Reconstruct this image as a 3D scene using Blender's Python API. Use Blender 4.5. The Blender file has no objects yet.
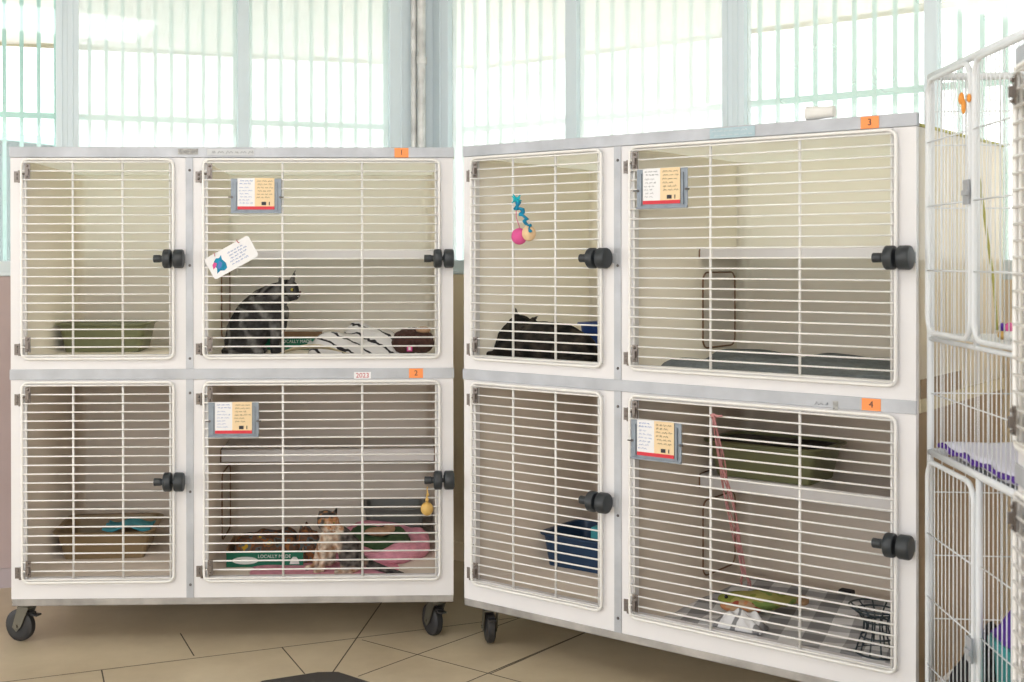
import bpy, bmesh, math, random
from mathutils import Vector, Matrix, noise
random.seed(7)
PI = math.pi
S = bpy.context.scene
COL = S.collection

# ------------------------------------------------------------------ camera, world, light, exposure
F, CX, CY, PIT = 1227.3, 428.3, 263.2, 0.0034
CAMZ = 1.27
cam_d = bpy.data.cameras.new('camera'); cam = bpy.data.objects.new('camera', cam_d); COL.objects.link(cam)
cam_d.sensor_width = 36; cam_d.lens = F / 1024 * 36
cam_d.shift_x = (512 - CX) / 1024; cam_d.shift_y = -(341 - CY) / 1024
cam_d.clip_start = .02; cam_d.clip_end = 200
cam.matrix_world = Matrix.Translation((0, 0, CAMZ)) @ Matrix.Rotation(PI/2 - PIT, 4, 'X') @ Matrix.Rotation(-.0013, 4, 'Z')
S.camera = cam
cam_d.dof.use_dof = True; cam_d.dof.focus_distance = 3.85; cam_d.dof.aperture_fstop = 5.0

S.view_settings.view_transform = 'Standard'; S.view_settings.look = 'None'
S.view_settings.gamma = 1; S.view_settings.use_curve_mapping = False
S.view_settings.exposure = 0.10

w = bpy.data.worlds.new('overcast_sky'); S.world = w; w.use_nodes = True
bg = w.node_tree.nodes['Background']; bg.inputs[0].default_value = (.99, .995, 1.0, 1); bg.inputs[1].default_value = 3.0

def mk_area(name, loc, target, sx, sy, power, color=(1, .97, .92)):
    l = bpy.data.lights.new(name, 'AREA'); l.shape = 'RECTANGLE'; l.size = sx; l.size_y = sy
    l.energy = power; l.color = color
    o = bpy.data.objects.new(name, l); COL.objects.link(o); o.location = loc
    o.rotation_euler = (Vector(target) - Vector(loc)).to_track_quat('-Z', 'Y').to_euler()
    return o
# daylight entering through the tall windows of the unseen rear side of the room
mk_area('rear_window_daylight', (-1.2, -2.4, 2.0), (0, 4, .9), 4.5, 1.6, 26, (.97, .98, 1))
# added fill light, high in front of the cabinets and out of view
mk_area('high_fill_light', (-.9, 1.5, 2.86), (-.9, 1.9, 0), 2.4, .5, 22, (.98, .98, 1))

# ------------------------------------------------------------------ helpers: rays through the photo's frame
def ray(u, v):
    x, y = u - CX, v - CY
    r = -.0013; c, s = math.cos(r), math.sin(r)
    x, y = c*x + s*y, -s*x + c*y
    c, s = math.cos(PIT), math.sin(PIT)
    X, d, up = x/F, 1.0, -y/F
    return Vector((X, c*d + s*up, -s*d + c*up))
CAM = Vector((0, 0, CAMZ))
def at_z(u, v, z):
    r = ray(u, v); return CAM + r * ((z - CAMZ) / r.z)
def at_y(u, v, y):
    r = ray(u, v); return CAM + r * (y / r.y)

# ------------------------------------------------------------------ materials
def new_mat(name):
    m = bpy.data.materials.new(name); m.use_nodes = True
    return m, m.node_tree, m.node_tree.nodes['Principled BSDF']
def mat(name, col, rough=.5, metal=0., noise_amt=0., noise_scale=20., bump=0., bump_scale=80., spec=.5, sheen=0.):
    m, nt, b = new_mat(name)
    b.inputs['Base Color'].default_value = (*col, 1); b.inputs['Roughness'].default_value = rough
    b.inputs['Metallic'].default_value = metal; b.inputs['Specular IOR Level'].default_value = spec
    if sheen: b.inputs['Sheen Weight'].default_value = sheen
    tc = nt.nodes.new('ShaderNodeTexCoord')
    if noise_amt:
        n = nt.nodes.new('ShaderNodeTexNoise'); n.inputs['Scale'].default_value = noise_scale; n.inputs['Detail'].default_value = 5
        r = nt.nodes.new('ShaderNodeValToRGB')
        r.color_ramp.elements[0].position = .3; r.color_ramp.elements[1].position = .7
        r.color_ramp.elements[0].color = (*[max(0, c*(1-noise_amt)) for c in col], 1)
        r.color_ramp.elements[1].color = (*[min(1, c*(1+noise_amt*.5)) for c in col], 1)
        nt.links.new(tc.outputs['Object'], n.inputs['Vector']); nt.links.new(n.outputs['Fac'], r.inputs['Fac'])
        nt.links.new(r.outputs['Color'], b.inputs['Base Color'])
    if bump:
        n2 = nt.nodes.new('ShaderNodeTexNoise'); n2.inputs['Scale'].default_value = bump_scale; n2.inputs['Detail'].default_value = 4
        bp = nt.nodes.new('ShaderNodeBump'); bp.inputs['Strength'].default_value = bump; bp.inputs['Distance'].default_value = .004
        nt.links.new(tc.outputs['Object'], n2.inputs['Vector']); nt.links.new(n2.outputs['Fac'], bp.inputs['Height'])
        nt.links.new(bp.outputs['Normal'], b.inputs['Normal'])
    return m
def mat_bands(name, c1, c2, scale, distort=4., direction='X', rough=.85, lo=.4, hi=.6, c3=None, spec=.3, vscale=None):
    m, nt, b = new_mat(name); b.inputs['Roughness'].default_value = rough; b.inputs['Specular IOR Level'].default_value = spec
    tc = nt.nodes.new('ShaderNodeTexCoord'); wv = nt.nodes.new('ShaderNodeTexWave')
    mp = nt.nodes.new('ShaderNodeMapping')
    if vscale: mp.inputs['Scale'].default_value = vscale
    wv.bands_direction = direction; wv.inputs['Scale'].default_value = scale; wv.inputs['Distortion'].default_value = distort
    wv.inputs['Detail'].default_value = 3; wv.inputs['Detail Scale'].default_value = 1.5
    r = nt.nodes.new('ShaderNodeValToRGB'); e = r.color_ramp.elements
    e[0].position = lo; e[0].color = (*c1, 1); e[1].position = hi; e[1].color = (*c2, 1)
    if c3:
        x = e.new(min(1, hi + .22)); x.color = (*c3, 1)
    nt.links.new(tc.outputs['Object'], mp.inputs['Vector']); nt.links.new(mp.outputs['Vector'], wv.inputs['Vector'])
    nt.links.new(wv.outputs['Fac'], r.inputs['Fac']); nt.links.new(r.outputs['Color'], b.inputs['Base Color'])
    return m
def mat_blotch(name, cols, scale, rough=.85, det=2., sheen=.0):
    m, nt, b = new_mat(name); b.inputs['Roughness'].default_value = rough; b.inputs['Specular IOR Level'].default_value = .25
    tc = nt.nodes.new('ShaderNodeTexCoord'); n = nt.nodes.new('ShaderNodeTexNoise')
    n.inputs['Scale'].default_value = scale; n.inputs['Detail'].default_value = det
    r = nt.nodes.new('ShaderNodeValToRGB'); r.color_ramp.interpolation = 'B_SPLINE' if len(cols) < 4 else 'CONSTANT'
    e = r.color_ramp.elements
    k = len(cols)
    e[0].position = 0; e[0].color = (*cols[0], 1); e[1].position = .68; e[1].color = (*cols[-1], 1)
    for i in range(1, k-1):
        x = e.new(.32 + .36*i/(k-1)); x.color = (*cols[i], 1)
    nt.links.new(tc.outputs['Object'], n.inputs['Vector']); nt.links.new(n.outputs['Fac'], r.inputs['Fac'])
    nt.links.new(r.outputs['Color'], b.inputs['Base Color'])
    return m
def mat_attr(name, rough=.9, amt=.35, scale=60):
    """fur whose patches are the 'fur' colour attribute, broken up with fine noise"""
    m, nt, b = new_mat(name); b.inputs['Roughness'].default_value = rough; b.inputs['Specular IOR Level'].default_value = .2
    a = nt.nodes.new('ShaderNodeAttribute'); a.attribute_name = 'fur'
    tc = nt.nodes.new('ShaderNodeTexCoord'); n = nt.nodes.new('ShaderNodeTexNoise')
    n.inputs['Scale'].default_value = scale; n.inputs['Detail'].default_value = 4
    mr = nt.nodes.new('ShaderNodeMapRange'); mr.inputs['From Min'].default_value = .3; mr.inputs['From Max'].default_value = .7
    mr.inputs['To Min'].default_value = 1-amt; mr.inputs['To Max'].default_value = 1+amt
    mx = nt.nodes.new('ShaderNodeVectorMath'); mx.operation = 'SCALE'
    nt.links.new(tc.outputs['Object'], n.inputs['Vector']); nt.links.new(n.outputs['Fac'], mr.inputs['Value'])
    nt.links.new(a.outputs['Color'], mx.inputs[0]); nt.links.new(mr.outputs['Result'], mx.inputs['Scale'])
    nt.links.new(mx.outputs['Vector'], b.inputs['Base Color'])
    bp = nt.nodes.new('ShaderNodeBump'); bp.inputs['Strength'].default_value = .5; bp.inputs['Distance'].default_value = .004
    n2 = nt.nodes.new('ShaderNodeTexNoise'); n2.inputs['Scale'].default_value = 160
    nt.links.new(tc.outputs['Object'], n2.inputs['Vector']); nt.links.new(n2.outputs['Fac'], bp.inputs['Height'])
    nt.links.new(bp.outputs['Normal'], b.inputs['Normal'])
    return m

M = {}
M['panel'] = mat('white_laminate', (.81, .80, .815), .38, noise_amt=.03, noise_scale=6)
M['liner'] = mat('shaded_cream_fibreglass', (.68, .59, .50), .35, noise_amt=.03, noise_scale=4)  # lower compartments: darker copy of the liner, their shade put into the colour
M['side_gloss'] = mat('glossy_cream_laminate', (.80, .68, .48), .08, spec=.6)
M['side_brown'] = mat('brown_board', (.30, .21, .13), .45, noise_amt=.1, noise_scale=5)
M['alu'] = mat('brushed_aluminium', (.50, .52, .56), .5, .3, noise_amt=.18, noise_scale=9, bump=.15, bump_scale=50)
M['alu_dirty'] = mat('scuffed_aluminium', (.46, .44, .42), .55, .5, noise_amt=.35, noise_scale=10)
M['caster_metal'] = mat('dark_caster_metal', (.16, .15, .12), .45, .6)
M['wire'] = mat('white_coated_wire', (.86, .85, .83), .3)
M['steel'] = mat('zinc_steel', (.20, .175, .16), .35, .7)
M['screw'] = mat('dark_screw', (.16, .15, .15), .4, .7)
M['knob'] = mat('black_plastic', (.028, .034, .04), .42)
M['rubber'] = mat('black_rubber', (.025, .025, .027), .5)
M['edge_brown'] = mat('brown_edging', (.24, .13, .07), .6)
M['pass'] = mat('pale_flap', (.80, .74, .66), .5)
M['orange'] = mat('orange_sticker', (1.0, .33, .10), .6)
M['ink'] = mat('black_ink', (.03, .03, .04), .6)
M['blue_ink'] = mat('blue_ink', (.08, .2, .55), .6)
M['red_ink'] = mat('red_ink', (.5, .03, .05), .6)
M['grey_ink'] = mat('grey_ink', (.25, .27, .3), .6)
M['pale_ink'] = mat('faded_blue_ink', (.42, .56, .62), .6)
M['white_card'] = mat('white_card', (.86, .86, .88), .5)
M['peach_card'] = mat('peach_card', (.86, .66, .40), .5)
M['red_card'] = mat('red_card_band', (.68, .03, .05), .5)
M['grey_label'] = mat('worn_grey_label', (.45, .45, .44), .7, noise_amt=.4, noise_scale=90)
M['tape'] = mat('pale_tape', (.60, .62, .64), .5)
M['holder'] = mat('galvanised_plate', (.27, .31, .36), .45, .3, noise_amt=.15, noise_scale=40)
M['frame'] = mat('anodised_window_frame', (.67, .76, .81), .45, .1)
M['wall'] = mat('beige_wall', (.84, .70, .50), .6, noise_amt=.05, noise_scale=3)
M['wall_pink'] = mat('pinkish_wall', (.50, .40, .40), .6, noise_amt=.08, noise_scale=5)
M['ceil'] = mat('white_ceiling', (.8, .8, .78), .8)
M['teal_bar'] = mat('teal_paint', (.42, .74, .68), .5)
M['teal_shed'] = mat('teal_cladding', (.02, .085, .08), .6, noise_amt=.3, noise_scale=1.5)
M['ground'] = mat('pale_concrete', (.5, .49, .46), .9)
M['awning'] = mat('cream_awning', (.50, .47, .40), .9)
M['pipe'] = mat('dull_pipe', (.66, .66, .65), .5, .4, noise_amt=.3, noise_scale=14)
M['green_tray'] = mat('olive_green_plastic', (.19, .20, .10), .4)
M['brown_tray'] = mat('tan_plastic', (.27, .19, .10), .45)
M['navy'] = mat('navy_plastic', (.015, .05, .12), .4)
M['blue_box'] = mat('blue_plastic', (.02, .06, .24), .4)
M['teal_pad'] = mat('teal_pad', (.06, .36, .42), .7)
M['aqua_pad'] = mat('aqua_liner', (.08, .40, .50), .7)
M['black_bag'] = mat('black_liner', (.006, .006, .008), .45)
M['litter'] = mat('grey_litter', (.10, .09, .07), .9, noise_amt=.5, noise_scale=200)
M['cardboard'] = mat('cardboard', (.36, .22, .12), .8, noise_amt=.1, noise_scale=30)
M['box_green'] = mat('green_print', (.0, .15, .08), .5)
M['box_print'] = mat_blotch('printed_floral_cloth', [(.06, .04, .03), (.10, .11, .11), (.15, .07, .04), (.10, .065, .045), (.26, .10, .035), (.12, .12, .11), (.55, .32, .03)], 22)
M['white_ink'] = mat('white_ink', (.75, .78, .75), .6)
M['pink'] = mat('pink_fleece', (.78, .34, .44), .95, noise_amt=.18, noise_scale=35, bump=.6, bump_scale=120)
M['green_cloth'] = mat('dark_green_cloth', (.05, .10, .04), .9, noise_amt=.2, noise_scale=40)
M['tan_cloth'] = mat('tan_plush', (.45, .27, .16), .9, noise_amt=.2, noise_scale=50)
M['brown_plush'] = mat('dark_brown_plush', (.065, .028, .022), .95, noise_amt=.4, noise_scale=60, bump=.8, bump_scale=130)
M['zebra'] = mat_bands('white_cloth_black_stripes', (.03, .03, .035), (.72, .71, .71), 7.0, 6.0, 'DIAGONAL', .9, .05, .11)
M['grey_towel'] = mat('slate_grey_towel', (.16, .18, .19), .95, noise_amt=.2, noise_scale=50, bump=.9, bump_scale=110)
M['dark_grey'] = mat('dark_grey_plastic', (.08, .085, .085), .5)
M['grey_plastic'] = mat('grey_plastic', (.17, .18, .17), .4)
M['yellow'] = mat('yellow_rubber', (.66, .42, .12), .5)
M['yarn_pink'] = mat('dusty_pink_yarn', (.56, .26, .26), .9)
M['toy_pink'] = mat('magenta_felt', (.72, .10, .32), .8)
M['toy_peach'] = mat('peach_felt', (.85, .60, .36), .8)
M['toy_blue'] = mat('turquoise_ribbon', (.0, .26, .46), .7, noise_amt=.4, noise_scale=60)
M['toy_teal'] = mat('teal_feather', (.0, .45, .55), .7)
M['black_wire'] = mat('black_coated_wire', (.02, .035, .045), .4)
M['fish'] = mat_blotch('green_orange_print', [(.22, .25, .05), (.34, .32, .10), (.18, .26, .07), (.42, .26, .12)], 9)
M['fish_belly'] = mat_blotch('orange_print', [(.55, .25, .12), (.50, .33, .20), (.35, .08, .05), (.5, .3, .16)], 18)
M['purple'] = mat('purple_fleece', (.10, .03, .34), .9, noise_amt=.3, noise_scale=60)
M['bed_white'] = mat('white_bedding', (.80, .80, .92), .9, bump=.5, bump_scale=40)
M['teal_bin'] = mat('teal_plastic', (.02, .30, .32), .4)
M['dark_cloth'] = mat('black_fabric', (.02, .018, .022), .9, noise_amt=.4, noise_scale=30)
M['plank'] = mat('brown_wood', (.26, .17, .10), .6, noise_amt=.2, noise_scale=8)
M['plank_pale'] = mat('pale_wood', (.58, .50, .34), .6)
M['cage_white'] = mat('white_tubing', (.76, .79, .82), .35)
M['eye'] = mat('amber_eye', (.45, .38, .08), .15)
M['pupil'] = mat('black_pupil', (.01, .01, .01), .15)
M['nose'] = mat('dark_nose', (.12, .06, .06), .5)
M['paper'] = mat('white_paper', (.8, .8, .78), .7)
M['cord'] = mat('yellow_green_cord', (.42, .40, .10), .7)
M['tag_orange'] = mat('orange_plastic', (.85, .33, .05), .5)
M['grout'] = mat('dark_grout', (.09, .075, .055), .8)
M['inlay'] = mat('black_tile', (.035, .033, .032), .35)
M['skirt'] = mat('mauve_grey_skirting', (.50, .43, .46), .5)
M['fur'] = mat_attr('patched_fur')

def glass_mat(name, veil):
    """clear pane with a translucent dust imitating glare"""
    m = bpy.data.materials.new(name); m.use_nodes = True; nt = m.node_tree; nt.nodes.clear()
    o = nt.nodes.new('ShaderNodeOutputMaterial'); t = nt.nodes.new('ShaderNodeBsdfTransparent'); g = nt.nodes.new('ShaderNodeBsdfGlossy')
    t.inputs[0].default_value = (.99, 1, 1, 1); g.inputs['Roughness'].default_value = .03
    tr_ = nt.nodes.new('ShaderNodeBsdfTranslucent'); tr_.inputs[0].default_value = (.98, 1, 1, 1)
    tc = nt.nodes.new('ShaderNodeTexCoord'); n = nt.nodes.new('ShaderNodeTexNoise'); n.inputs['Scale'].default_value = 1.6; n.inputs['Detail'].default_value = 4
    mr = nt.nodes.new('ShaderNodeMapRange'); mr.inputs['From Min'].default_value = .3; mr.inputs['From Max'].default_value = .7
    mr.inputs['To Min'].default_value = veil*.75; mr.inputs['To Max'].default_value = min(.9, veil*1.25)
    nt.links.new(tc.outputs['Object'], n.inputs['Vector']); nt.links.new(n.outputs['Fac'], mr.inputs['Value'])
    m1 = nt.nodes.new('ShaderNodeMixShader'); m2 = nt.nodes.new('ShaderNodeMixShader'); m2.inputs[0].default_value = .05
    nt.links.new(mr.outputs['Result'], m1.inputs[0]); nt.links.new(t.outputs[0], m1.inputs[1]); nt.links.new(tr_.outputs[0], m1.inputs[2])
    nt.links.new(m1.outputs[0], m2.inputs[1]); nt.links.new(g.outputs[0], m2.inputs[2]); nt.links.new(m2.outputs[0], o.inputs['Surface'])
    return m
M['glass'] = glass_mat('veiled_window_glass', .28); M['glass_clear'] = glass_mat('faintly_veiled_window_glass', .06); M['glass_veiled'] = glass_mat('heavily_veiled_window_glass', .5)  # translucent share of each pane imitates the glare over the view outside
def translucent_mat(name, col, k, rough=.5):
    m, nt, b = new_mat(name); b.inputs['Base Color'].default_value = (*col, 1); b.inputs['Roughness'].default_value = rough
    o = nt.nodes['Material Output']; t = nt.nodes.new('ShaderNodeBsdfTranslucent'); t.inputs[0].default_value = (*col, 1)
    mx = nt.nodes.new('ShaderNodeMixShader'); mx.inputs[0].default_value = k
    nt.links.new(b.outputs[0], mx.inputs[1]); nt.links.new(t.outputs[0], mx.inputs[2]); nt.links.new(mx.outputs[0], o.inputs['Surface'])
    return m
M['awning'] = translucent_mat('cream_awning', (1, .965, .91), .78)
M['liner_lit'] = mat('lit_cream_fibreglass', (.90, .84, .71), .35)  # upper compartment walls: lighter copy of the liner, their light put into the colour
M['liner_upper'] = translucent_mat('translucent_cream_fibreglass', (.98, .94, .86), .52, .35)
M['side_gloss'] = translucent_mat('glossy_cream_sheet', (.97, .91, .79), .5, .08)
M['top_sheet'] = translucent_mat('frosted_cream_sheet', (.99, .975, .92), .85)
def floor_mat():
    m, nt, b = new_mat('beige_floor_tile')
    tc = nt.nodes.new('ShaderNodeTexCoord'); n = nt.nodes.new('ShaderNodeTexNoise')
    n.inputs['Scale'].default_value = 2.2; n.inputs['Detail'].default_value = 8; n.inputs['Roughness'].default_value = .65
    r = nt.nodes.new('ShaderNodeValToRGB'); e = r.color_ramp.elements
    e[0].position = .3; e[0].color = (.50, .41, .28, 1); e[1].position = .7; e[1].color = (.66, .56, .40, 1)
    nt.links.new(tc.outputs['Object'], n.inputs['Vector']); nt.links.new(n.outputs['Fac'], r.inputs['Fac'])
    nt.links.new(r.outputs['Color'], b.inputs['Base Color']); b.inputs['Roughness'].default_value = .33
    return m
M['floor'] = floor_mat()
def check_mat():
    m, nt, b = new_mat('grey_white_gingham'); b.inputs['Roughness'].default_value = .95
    uv = nt.nodes.new('ShaderNodeUVMap'); uv.uv_map = 'UVMap'
    sp = nt.nodes.new('ShaderNodeSeparateXYZ'); nt.links.new(uv.outputs['UV'], sp.inputs[0])
    outs = []
    for ax in ('X', 'Y'):
        f = nt.nodes.new('ShaderNodeMath'); f.operation = 'FRACT'; nt.links.new(sp.outputs[ax], f.inputs[0])
        g = nt.nodes.new('ShaderNodeMath'); g.operation = 'GREATER_THAN'; g.inputs[1].default_value = .5; nt.links.new(f.outputs[0], g.inputs[0]); outs.append(g)
    a = nt.nodes.new('ShaderNodeMath'); a.operation = 'ADD'; nt.links.new(outs[0].outputs[0], a.inputs[0]); nt.links.new(outs[1].outputs[0], a.inputs[1])
    h = nt.nodes.new('ShaderNodeMath'); h.operation = 'MULTIPLY'; h.inputs[1].default_value = .5; nt.links.new(a.outputs[0], h.inputs[0])
    r = nt.nodes.new('ShaderNodeValToRGB'); e = r.color_ramp.elements
    e[0].position = 0; e[0].color = (.27, .27, .28, 1); e[1].position = 1; e[1].color = (.82, .82, .83, 1)
    x = e.new(.5); x.color = (.48, .48, .50, 1)
    nt.links.new(h.outputs[0], r.inputs['Fac']); nt.links.new(r.outputs['Color'], b.inputs['Base Color'])
    return m
M['check'] = check_mat()
M['check_plain'] = mat_bands('white_grey_striped_cloth', (.25, .25, .26), (.78, .78, .80), 5.0, 4.0, 'X', .9, .12, .22)

# ------------------------------------------------------------------ mesh builder
class MB:
    def __init__(s, mtx=None): s.v = []; s.f = []; s.mi = []; s.m = 0; s.mtx = mtx
    def add(s, vs, fs):
        n = len(s.v)
        s.v += [tuple(s.mtx @ Vector(p)) if s.mtx else tuple(p) for p in vs]
        s.f += [tuple(i+n for i in f) for f in fs]; s.mi += [s.m]*len(fs); return s
    def box(s, x0, x1, y0, y1, z0, z1):
        return s.add([(x0,y0,z0),(x1,y0,z0),(x1,y1,z0),(x0,y1,z0),(x0,y0,z1),(x1,y0,z1),(x1,y1,z1),(x0,y1,z1)],
                     [(0,3,2,1),(4,5,6,7),(0,1,5,4),(1,2,6,5),(2,3,7,6),(3,0,4,7)])
    def tube(s, pts, r, n=8, closed=False, cap=True):
        P = [Vector(p) for p in pts]; N = len(P)
        R = r if isinstance(r, (list, tuple)) else [r]*N
        vs = []; up = None
        for i in range(N):
            a = P[(i-1) % N] if (closed or i > 0) else P[i]; b = P[(i+1) % N] if (closed or i < N-1) else P[i]
            t = (b - a).normalized()
            if up is None:
                up = Vector((0,0,1)) if abs(t.z) < .9 else Vector((1,0,0))
            x = t.cross(up)
            if x.length < 1e-6: x = t.orthogonal()
            x.normalize(); y = x.cross(t).normalized(); up = y
            for k in range(n):
                a_ = 2*PI*k/n; vs.append(P[i] + (x*math.cos(a_) + y*math.sin(a_))*R[i])
        fs = []
        for i in range(N if closed else N-1):
            j = (i+1) % N
            for k in range(n):
                fs.append((i*n+k, i*n+(k+1) % n, j*n+(k+1) % n, j*n+k))
        if cap and not closed:
            fs.append(tuple(reversed(range(n)))); fs.append(tuple(range((N-1)*n, N*n)))
        return s.add(vs, fs)
    def cyl(s, a, b, r, n=16): return s.tube([a, b], r, n)
    def lathe(s, c, axis, prof, n=20):
        """prof: (distance along axis, radius)"""
        A = Vector(axis).normalized(); x = A.orthogonal().normalized(); y = A.cross(x); c = Vector(c); vs = []
        for d, r in prof:
            for k in range(n):
                a = 2*PI*k/n; vs.append(c + A*d + (x*math.cos(a) + y*math.sin(a))*r)
        fs = [(i*n+k, i*n+(k+1) % n, (i+1)*n+(k+1) % n, (i+1)*n+k) for i in range(len(prof)-1) for k in range(n)]
        fs += [tuple(reversed(range(n))), tuple(range((len(prof)-1)*n, len(prof)*n))]
        return s.add(vs, fs)
    def ball(s, c, r, nu=12, nv=8):
        rx, ry, rz = (r, r, r) if not isinstance(r, (tuple, list)) else r
        vs = [(c[0], c[1], c[2]+rz)]
        for i in range(1, nv):
            t = PI*i/nv
            for k in range(nu):
                a = 2*PI*k/nu; vs.append((c[0]+rx*math.sin(t)*math.cos(a), c[1]+ry*math.sin(t)*math.sin(a), c[2]+rz*math.cos(t)))
        vs.append((c[0], c[1], c[2]-rz)); L = len(vs)-1
        fs = [(0, 1+k, 1+(k+1) % nu) for k in range(nu)]
        for i in range(nv-2):
            b = 1+i*nu
            fs += [(b+k, b+nu+k, b+nu+(k+1) % nu, b+(k+1) % nu) for k in range(nu)]
        b = 1+(nv-2)*nu; fs += [(b+k, L, b+(k+1) % nu) for k in range(nu)]
        return s.add(vs, fs)
    def prism(s, poly, y0, y1):
        """polygon given as (x, z), extruded along y"""
        n = len(poly); vs = [(x, y0, z) for x, z in poly] + [(x, y1, z) for x, z in poly]
        fs = [tuple(range(n)), tuple(reversed(range(n, 2*n)))] + [(i, i+n, (i+1) % n + n, (i+1) % n) for i in range(n)]
        return s.add(vs, fs)
    def build(s, name, mats, parent=None, smooth=False, bevel=0, origin=None, solid=0, rot=None):
        me = bpy.data.meshes.new(name)
        vs = s.v
        if origin is not None: vs = [(x-origin[0], y-origin[1], z-origin[2]) for x, y, z in vs]
        me.from_pydata(vs, [], s.f)
        for m in (mats if isinstance(mats, (list, tuple)) else [mats]): me.materials.append(M[m])
        me.polygons.foreach_set('material_index', s.mi)
        bm = bmesh.new(); bm.from_mesh(me); bmesh.ops.recalc_face_normals(bm, faces=bm.faces); bm.to_mesh(me); bm.free()
        o = bpy.data.objects.new(name, me); COL.objects.link(o)
        if origin is not None: o.location = origin
        if parent: o.parent = parent
        if smooth:
            me.polygons.foreach_set('use_smooth', [True]*len(me.polygons))
            if smooth == 'auto': me.set_sharp_from_angle(angle=math.radians(35))
        if bevel:
            b = o.modifiers.new('bevel', 'BEVEL'); b.width = bevel; b.segments = 2; b.limit_method = 'ANGLE'
        if solid:
            b = o.modifiers.new('solid', 'SOLIDIFY'); b.thickness = solid; b.offset = 0
        return o
def tag(o, label, cat, group=None):
    o['label'] = label; o['category'] = cat
    if group: o['group'] = group
    return o
def struct(o): o['kind'] = 'structure'; return o
def empty(name, loc, rz=0):
    o = bpy.data.objects.new(name, None); COL.objects.link(o); o.location = loc; o.rotation_euler = (0, 0, rz)
    o.empty_display_size = .1; return o
def text_mesh(body, size, name, m, parent, mtx, depth=.0003, align='CENTER', sx=1.):
    c = bpy.data.curves.new(name, 'FONT'); c.body = body; c.size = size; c.extrude = depth; c.align_x = align; c.align_y = 'CENTER'
    t = bpy.data.objects.new(name, c); COL.objects.link(t)
    dg = bpy.context.evaluated_depsgraph_get()
    me = bpy.data.meshes.new_from_object(t.evaluated_get(dg)); bpy.data.objects.remove(t); bpy.data.curves.remove(c)
    for v in me.vertices: v.co.x *= sx
    me.transform(mtx); me.materials.clear(); me.materials.append(M[m])
    me.name = name
    o = bpy.data.objects.new(name, me); COL.objects.link(o); o.parent = parent; return o
FRONT = Matrix.Rotation(PI/2, 4, 'X')      # text plane -> facing -y

# ------------------------------------------------------------------ room
WL0 = Vector((0.01, 5.28)); dL = Vector((-1, -.32)).normalized()      # left wall, running from the corner to the left
dR = Vector((1, -.87)).normalized()                                   # right wall, running from the corner to the right
def wall_t(u, d, off=0.):
    """distance from the corner along a wall, where the line of sight of column u meets it"""
    n = Vector((-d.y, d.x)); n = n if n.y > 0 else -n
    o = WL0 + n*off
    k = (u - CX)/F                       # x = k*y
    # o + d t : x - k y = 0
    return -(o.x - k*o.y)/(d.x - k*d.y)
def wall_mtx(d):
    n = Vector((-d.y, d.x)); n = n if n.y > 0 else -n
    m = Matrix(((d.x, n.x, 0, WL0.x), (d.y, n.y, 0, WL0.y), (0, 0, 1, 0), (0, 0, 0, 1)))
    return m            # local x = along the wall, y = outwards, z = up
ML, MR = wall_mtx(dL), wall_mtx(dR)
SILL, HEAD, CEIL = 1.205, 2.62, 2.9
LEN_L, LEN_R = 4.2, 4.2

fl = MB(); fl.add([(-7, -3.2, 0), (6, -3.2, 0), (6, 7, 0), (-7, 7, 0)], [(0, 1, 2, 3)])
fl.m = 1
def joint(a, b, ext=(0, 0), wd=.0045):
    p, q = at_z(*a, 0), at_z(*b, 0); t = (q-p).normalized(); p = p - t*ext[0]; q = q + t*ext[1]
    n = Vector((-t.y, t.x, 0))*wd/2; z = Vector((0, 0, .0006))
    fl.add([p-n+z, q-n+z, q+n+z, p+n+z], [(0, 1, 2, 3)])
joint((180.3, 633.3), (194, 656)); joint((101.6, 670), (350, 639), (1.2, 0)); joint((101.6, 670), (104, 682), (0, 1.5))
joint((282, 647.5), (304.7, 674)); joint((376, 610.5), (332.7, 672.4), (.7, 0)); joint((358, 676.5), (416.5, 655))
joint((362, 640), (490, 674), (0, .2)); joint((490, 674), (520, 661), (.0, .4)); joint((350, 639), (420, 630), (0, .5))
joint((560, 643), (496, 670), (.5, 1)); joint((416.5, 655), (450, 643), (0, .4))
fl.m = 2
ip = [at_z(u, v, 0) for u, v in ((262, 681), (318, 672.3), (338, 672), (372, 683), (395, 700), (240, 700))]
fl.add([p + Vector((0, 0, .0009)) for p in ip], [tuple(range(6))])
struct(fl.build('floor', ['floor', 'grout', 'inlay']))
struct(MB().box(-7, 6, -3.2, 7, CEIL, CEIL+.08).build('ceiling', 'ceil'))
struct(MB(ML).box(-.02, LEN_L, 0, .12, 0, SILL).box(-.02, LEN_L, 0, .12, HEAD, CEIL).build('wall_left', 'wall_pink'))
struct(MB(MR).box(-.02, LEN_R, 0, .12, 0, SILL).box(-.02, LEN_R, 0, .12, HEAD, CEIL).build('wall_right', 'wall'))
struct(MB(ML).box(0, LEN_L, -.012, -.0005, 0, .075).build('baseboard_left', 'skirt'))
struct(MB(MR).box(0, LEN_R, -.012, -.0005, 0, .075).build('baseboard_right', 'wall'))
# small beige pier where the two walls meet, below the sill
struct(MB(ML).box(-.02, .55, -.014, -.0002, .0755, SILL).build('trim_1', 'wall'))

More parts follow.
